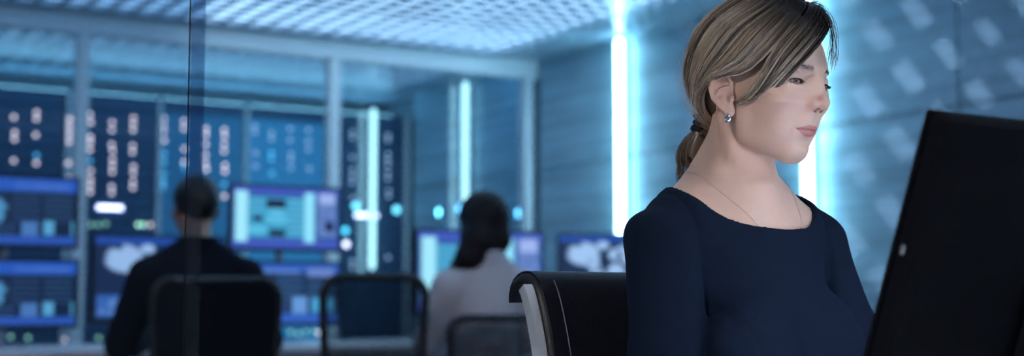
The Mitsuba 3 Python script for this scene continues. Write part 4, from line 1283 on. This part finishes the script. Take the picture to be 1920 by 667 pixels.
def far_person(pos, yaw, head_yaw, head_z, scale, label, arms, hair, jacket_mat, jacket_label, broad, skin_rgb, hair_mat, hips, tilt=0.0, bust=0):
    t = thing('person', label, 'person')
    M = frame_m(pos, yaw)
    Mh = frame_m(np.array(pos) + [0, 0, 0], head_yaw)
    Mh[:3, 3] = xf(M, (0, 0.030, head_z - pos[2]))
    Mh = Mh @ rot([1, 0, 0], tilt) @ np.diag([scale, scale, scale, 1.0])
    Ti = np.linalg.inv(Mh) @ M
    th = lambda p: (p @ Ti[:3, :3].T + Ti[:3, 3]).astype(np.float32)
    zs = pos[2]
    hip, knee, ank = -zs + hips + 0.10, -zs + 0.52, -zs + 0.075
    hands = []
    for (sh, el, wr), sgn in zip(arms, (-1, 1)):
        f = np.array(wr) - np.array(el)
        f[2] = 0
        f /= np.linalg.norm(f)
        hands.append(hand_pts(wr, f, [0, 0, 1.0], np.cross([0, 0, 1.0], f) * (1 if sgn < 0 else -1)))

    def legs(p, g=0.0):
        P = np.stack([np.abs(p[:, 0]), p[:, 1], p[:, 2]], 1)
        d = rcone(P, (0.090, -0.01, hip), (0.105, 0.41, knee), 0.084 + g, 0.062 + g)
        return smin(d, chain(P, [(0.105, 0.41, knee), (0.105, 0.40, (knee + ank) / 2 + 0.05), (0.105, 0.39, ank + 0.0)], [0.060 + g, 0.054 + g, 0.038 + g], 0.02), 0.02)

    def foot(p, g=0.0):
        P = np.stack([np.abs(p[:, 0]), p[:, 1], p[:, 2]], 1)
        return chain(P, [(0.105, 0.365, ank - 0.035), (0.107, 0.45, ank - 0.035), (0.108, 0.56, ank - 0.046)], [0.034 + g, 0.034 + g, 0.024 + g], 0.01)

    def skin(p):
        d = smin(head_sdf(th(p), lids=True) * scale, trunk_sdf(p, bust, broad), 0.03)
        for a, hp in zip(arms, hands):
            d = smin(d, arm_sdf(p, a), 0.02)
            d = smin(d, hand_sdf(p, hp), 0.012)
        return smin(smin(d, legs(p), 0.03), foot(p), 0.02)

    b = surface(skin, (-0.42, -0.22, -zs + 0.001), (0.42, 0.75, 0.46), 0.0065)
    b.apply_transform(M)
    obj('body', b, 'skin', t, smooth=True, color=np.tile(skin_rgb, (len(b.vertices), 1)))

    def jacket(p):
        d = trunk_sdf(p, bust, broad)
        for sh, el, wr in arms:
            e = np.array(wr) * 0.93 + np.array(el) * 0.07
            d = smin(d, chain(p, [sh, (np.array(sh) + el) / 2, el, (np.array(el) + e) / 2, e], [0.060, 0.055, 0.051, 0.046, 0.040], 0.015), 0.012)
        d = d - 0.012 + 0.003 * np.sin(p[:, 2] * 45 + 4 * np.sin(p[:, 0] * 14)) * np.clip((-p[:, 2] - 0.1) / 0.2, 0, 1)
        d = smax(d, -(p[:, 2] - hip + 0.03) * 1.0 - 0.10, 0.01)
        # opening round the neck, and the collar standing behind it
        neck = (np.sqrt((p[:, 0] / 0.068) ** 2 + ((p[:, 1] + 0.012) / 0.075) ** 2) - 1) * 0.068
        d = smax(d, -smax(-(p[:, 2] + 0.02), neck, 0.01), 0.004)
        ring = np.abs(np.sqrt(p[:, 0] ** 2 + (p[:, 1] + 0.022 + 0.25 * (p[:, 2] - 0.03)) ** 2) - 0.064) - 0.006
        col = smax(ring, np.abs(p[:, 2] - 0.028 - 0.35 * np.clip(-p[:, 1], -0.06, 0.08)) - 0.032, 0.006)
        return smin(d, col, 0.012)

    j = surface(jacket, (-0.42, -0.22, hip - 0.20), (0.42, 0.62, 0.14), 0.006)
    j.apply_transform(M)
    obj('jacket', j, jacket_mat, t, smooth=True, label=jacket_label)
    tr = surface(lambda p: smax(smin(legs(p, 0.012), trunk_sdf(p, 0, broad) - 0.008, 0.03), p[:, 2] - (hip + 0.13), 0.01), (-0.26, -0.22, ank - 0.06), (0.26, 0.56, hip + 0.16), 0.008)
    tr.apply_transform(M)
    obj('trousers', tr, 'suit_mat', t, smooth=True)
    for part in surface(lambda p: np.maximum(foot(p, 0.005), p[:, 2] - (ank - 0.008)), (-0.19, 0.29, -zs + 0.0005), (0.19, 0.64, ank + 0.02), 0.005).split(only_watertight=False)[:2]:
        part.apply_transform(M)
        obj('shoe', part, 'dark_plastic', t, smooth=True)
    h = surface(hair, (-0.14, -0.20, -0.26), (0.20, 0.13, 0.19), 0.0035)
    h.apply_transform(Mh)
    obj('hair', h, hair_mat, t, smooth=True)
    for sx in (-1, 1):
        e = trimesh.creation.icosphere(subdivisions=3, radius=0.0122)
        v = np.asarray(e.vertices) / 0.0122
        ec = np.tile([0.6, 0.58, 0.56], (len(v), 1))
        ec[v @ np.array([0, 0.95, -0.3]) > 0.88] = (0.06, 0.04, 0.03)
        e.apply_translation(((0.0320 * EX - 0.0015) * sx, 0.0658, 0.0275 + EZ))
        e.apply_transform(Mh)
        obj('eye', e, 'eye_mat', t, smooth=True, color=ec)
    return t


def short_hair(p):
    d = ellip(p, (0, -0.010, 0.054), (0.081, 0.104, 0.094))
    q = d + 0.0016 * np.sin(p[:, 0] * 420 + 3 * np.sin(p[:, 2] * 160)) * np.sin(p[:, 1] * 300)
    front = p[:, 1] - (0.030 + 0.55 * (p[:, 2] - 0.060))
    low = (0.000 - p[:, 2]) - 1.4 * np.clip(-0.045 - p[:, 1], 0, 0.05)
    return smax(smax(q, front, 0.01), low, 0.01)


def long_hair(p):
    d = ellip(p, (0, -0.014, 0.058), (0.096, 0.120, 0.104))
    front = p[:, 1] - (0.040 + 0.55 * (p[:, 2] - 0.060))
    low = (-0.030 - p[:, 2])
    cap = smax(smax(d, front, 0.01), low, 0.01)
    fall = chain(p, [(0.03, -0.055, 0.04), (0.050, -0.060, -0.06), (0.085, -0.045, -0.125), (0.118, -0.010, -0.180), (0.135, 0.020, -0.225)], [0.068, 0.068, 0.058, 0.042, 0.014], 0.03)
    left = chain(p, [(0.066, -0.005, 0.05), (0.074, 0.0, -0.03), (0.080, 0.012, -0.11), (0.088, 0.030, -0.19)], [0.020, 0.024, 0.024, 0.014], 0.02)
    right = chain(p, [(-0.062, -0.020, 0.05), (-0.068, -0.025, -0.03), (-0.060, -0.045, -0.10)], [0.022, 0.024, 0.014], 0.02)
    back = chain(p, [(-0.025, -0.064, 0.04), (-0.028, -0.070, -0.05), (-0.010, -0.072, -0.115)], [0.060, 0.052, 0.030], 0.03)
    d = smin(smin(smin(smin(cap, fall, 0.02), left, 0.015), right, 0.015), back, 0.02)
    return d + 0.0020 * np.sin(np.arctan2(p[:, 0], p[:, 1]) * 34 + 2 * np.sin(p[:, 2] * 30))


plain('suit_mat', (0.006, 0.009, 0.018), 0.8, 0.0, 0.15)
plain('pale_jacket_mat', proc(lambda p, n, uv: mi.Color3f(0.66, 0.63, 0.67) * (0.85 + 0.3 * noise(p.x * 300, p.y * 300, p.z * 300))), 0.8, 0.0, 0.2)
plain('black_hair', (0.010, 0.009, 0.012), 0.38, 0.0, 0.5)
plain('brown_black_hair', (0.012, 0.008, 0.010), 0.5, 0.0, 0.25)
far_person((1.632, 5.060, 1.100), 6, -8, 1.275, 1.06, 'man in a dark suit seated with his back to us at the world map screen',
           [[(-0.190, -0.022, -0.062), (-0.310, 0.09, -0.315), (-0.165, 0.340, -0.318)], [(0.185, -0.022, -0.065), (0.250, 0.12, -0.320), (0.135, 0.370, -0.318)]][::1],
           short_hair, 'suit_mat', 'dark suit jacket', 1.10, (0.42, 0.27, 0.205), 'black_hair', 0.47)
far_person((2.765, 4.800, 1.060), 14, 2, 1.235, 1.0, 'dark-haired woman in a pale jacket seated with her back to us',
           [[(-0.155, -0.022, -0.060), (-0.200, 0.10, -0.285), (-0.120, 0.330, -0.285)], [(0.155, -0.022, -0.060), (0.210, 0.10, -0.285), (0.120, 0.330, -0.285)]],
           long_hair, 'pale_jacket_mat', 'pale grey jacket', 0.95, (0.50, 0.34, 0.27), 'brown_black_hair', 0.45, tilt=-6, bust=0.8)
mesh_chair(frame_m((1.660, 5.020, 0), 8), 'dark office chair with a solid back in front of the seated man', 0.46, 1.02, False)
mesh_chair(frame_m((2.760, 4.765, 0), 14), 'dark office chair under the woman in the pale jacket', 0.44, 0.875, True, 0.44, False)
mesh_chair(frame_m((2.225, 4.720, 0), 24), 'empty mesh office chair between the man and the dark-haired woman', 0.375, 1.030, True, 0.46, False)
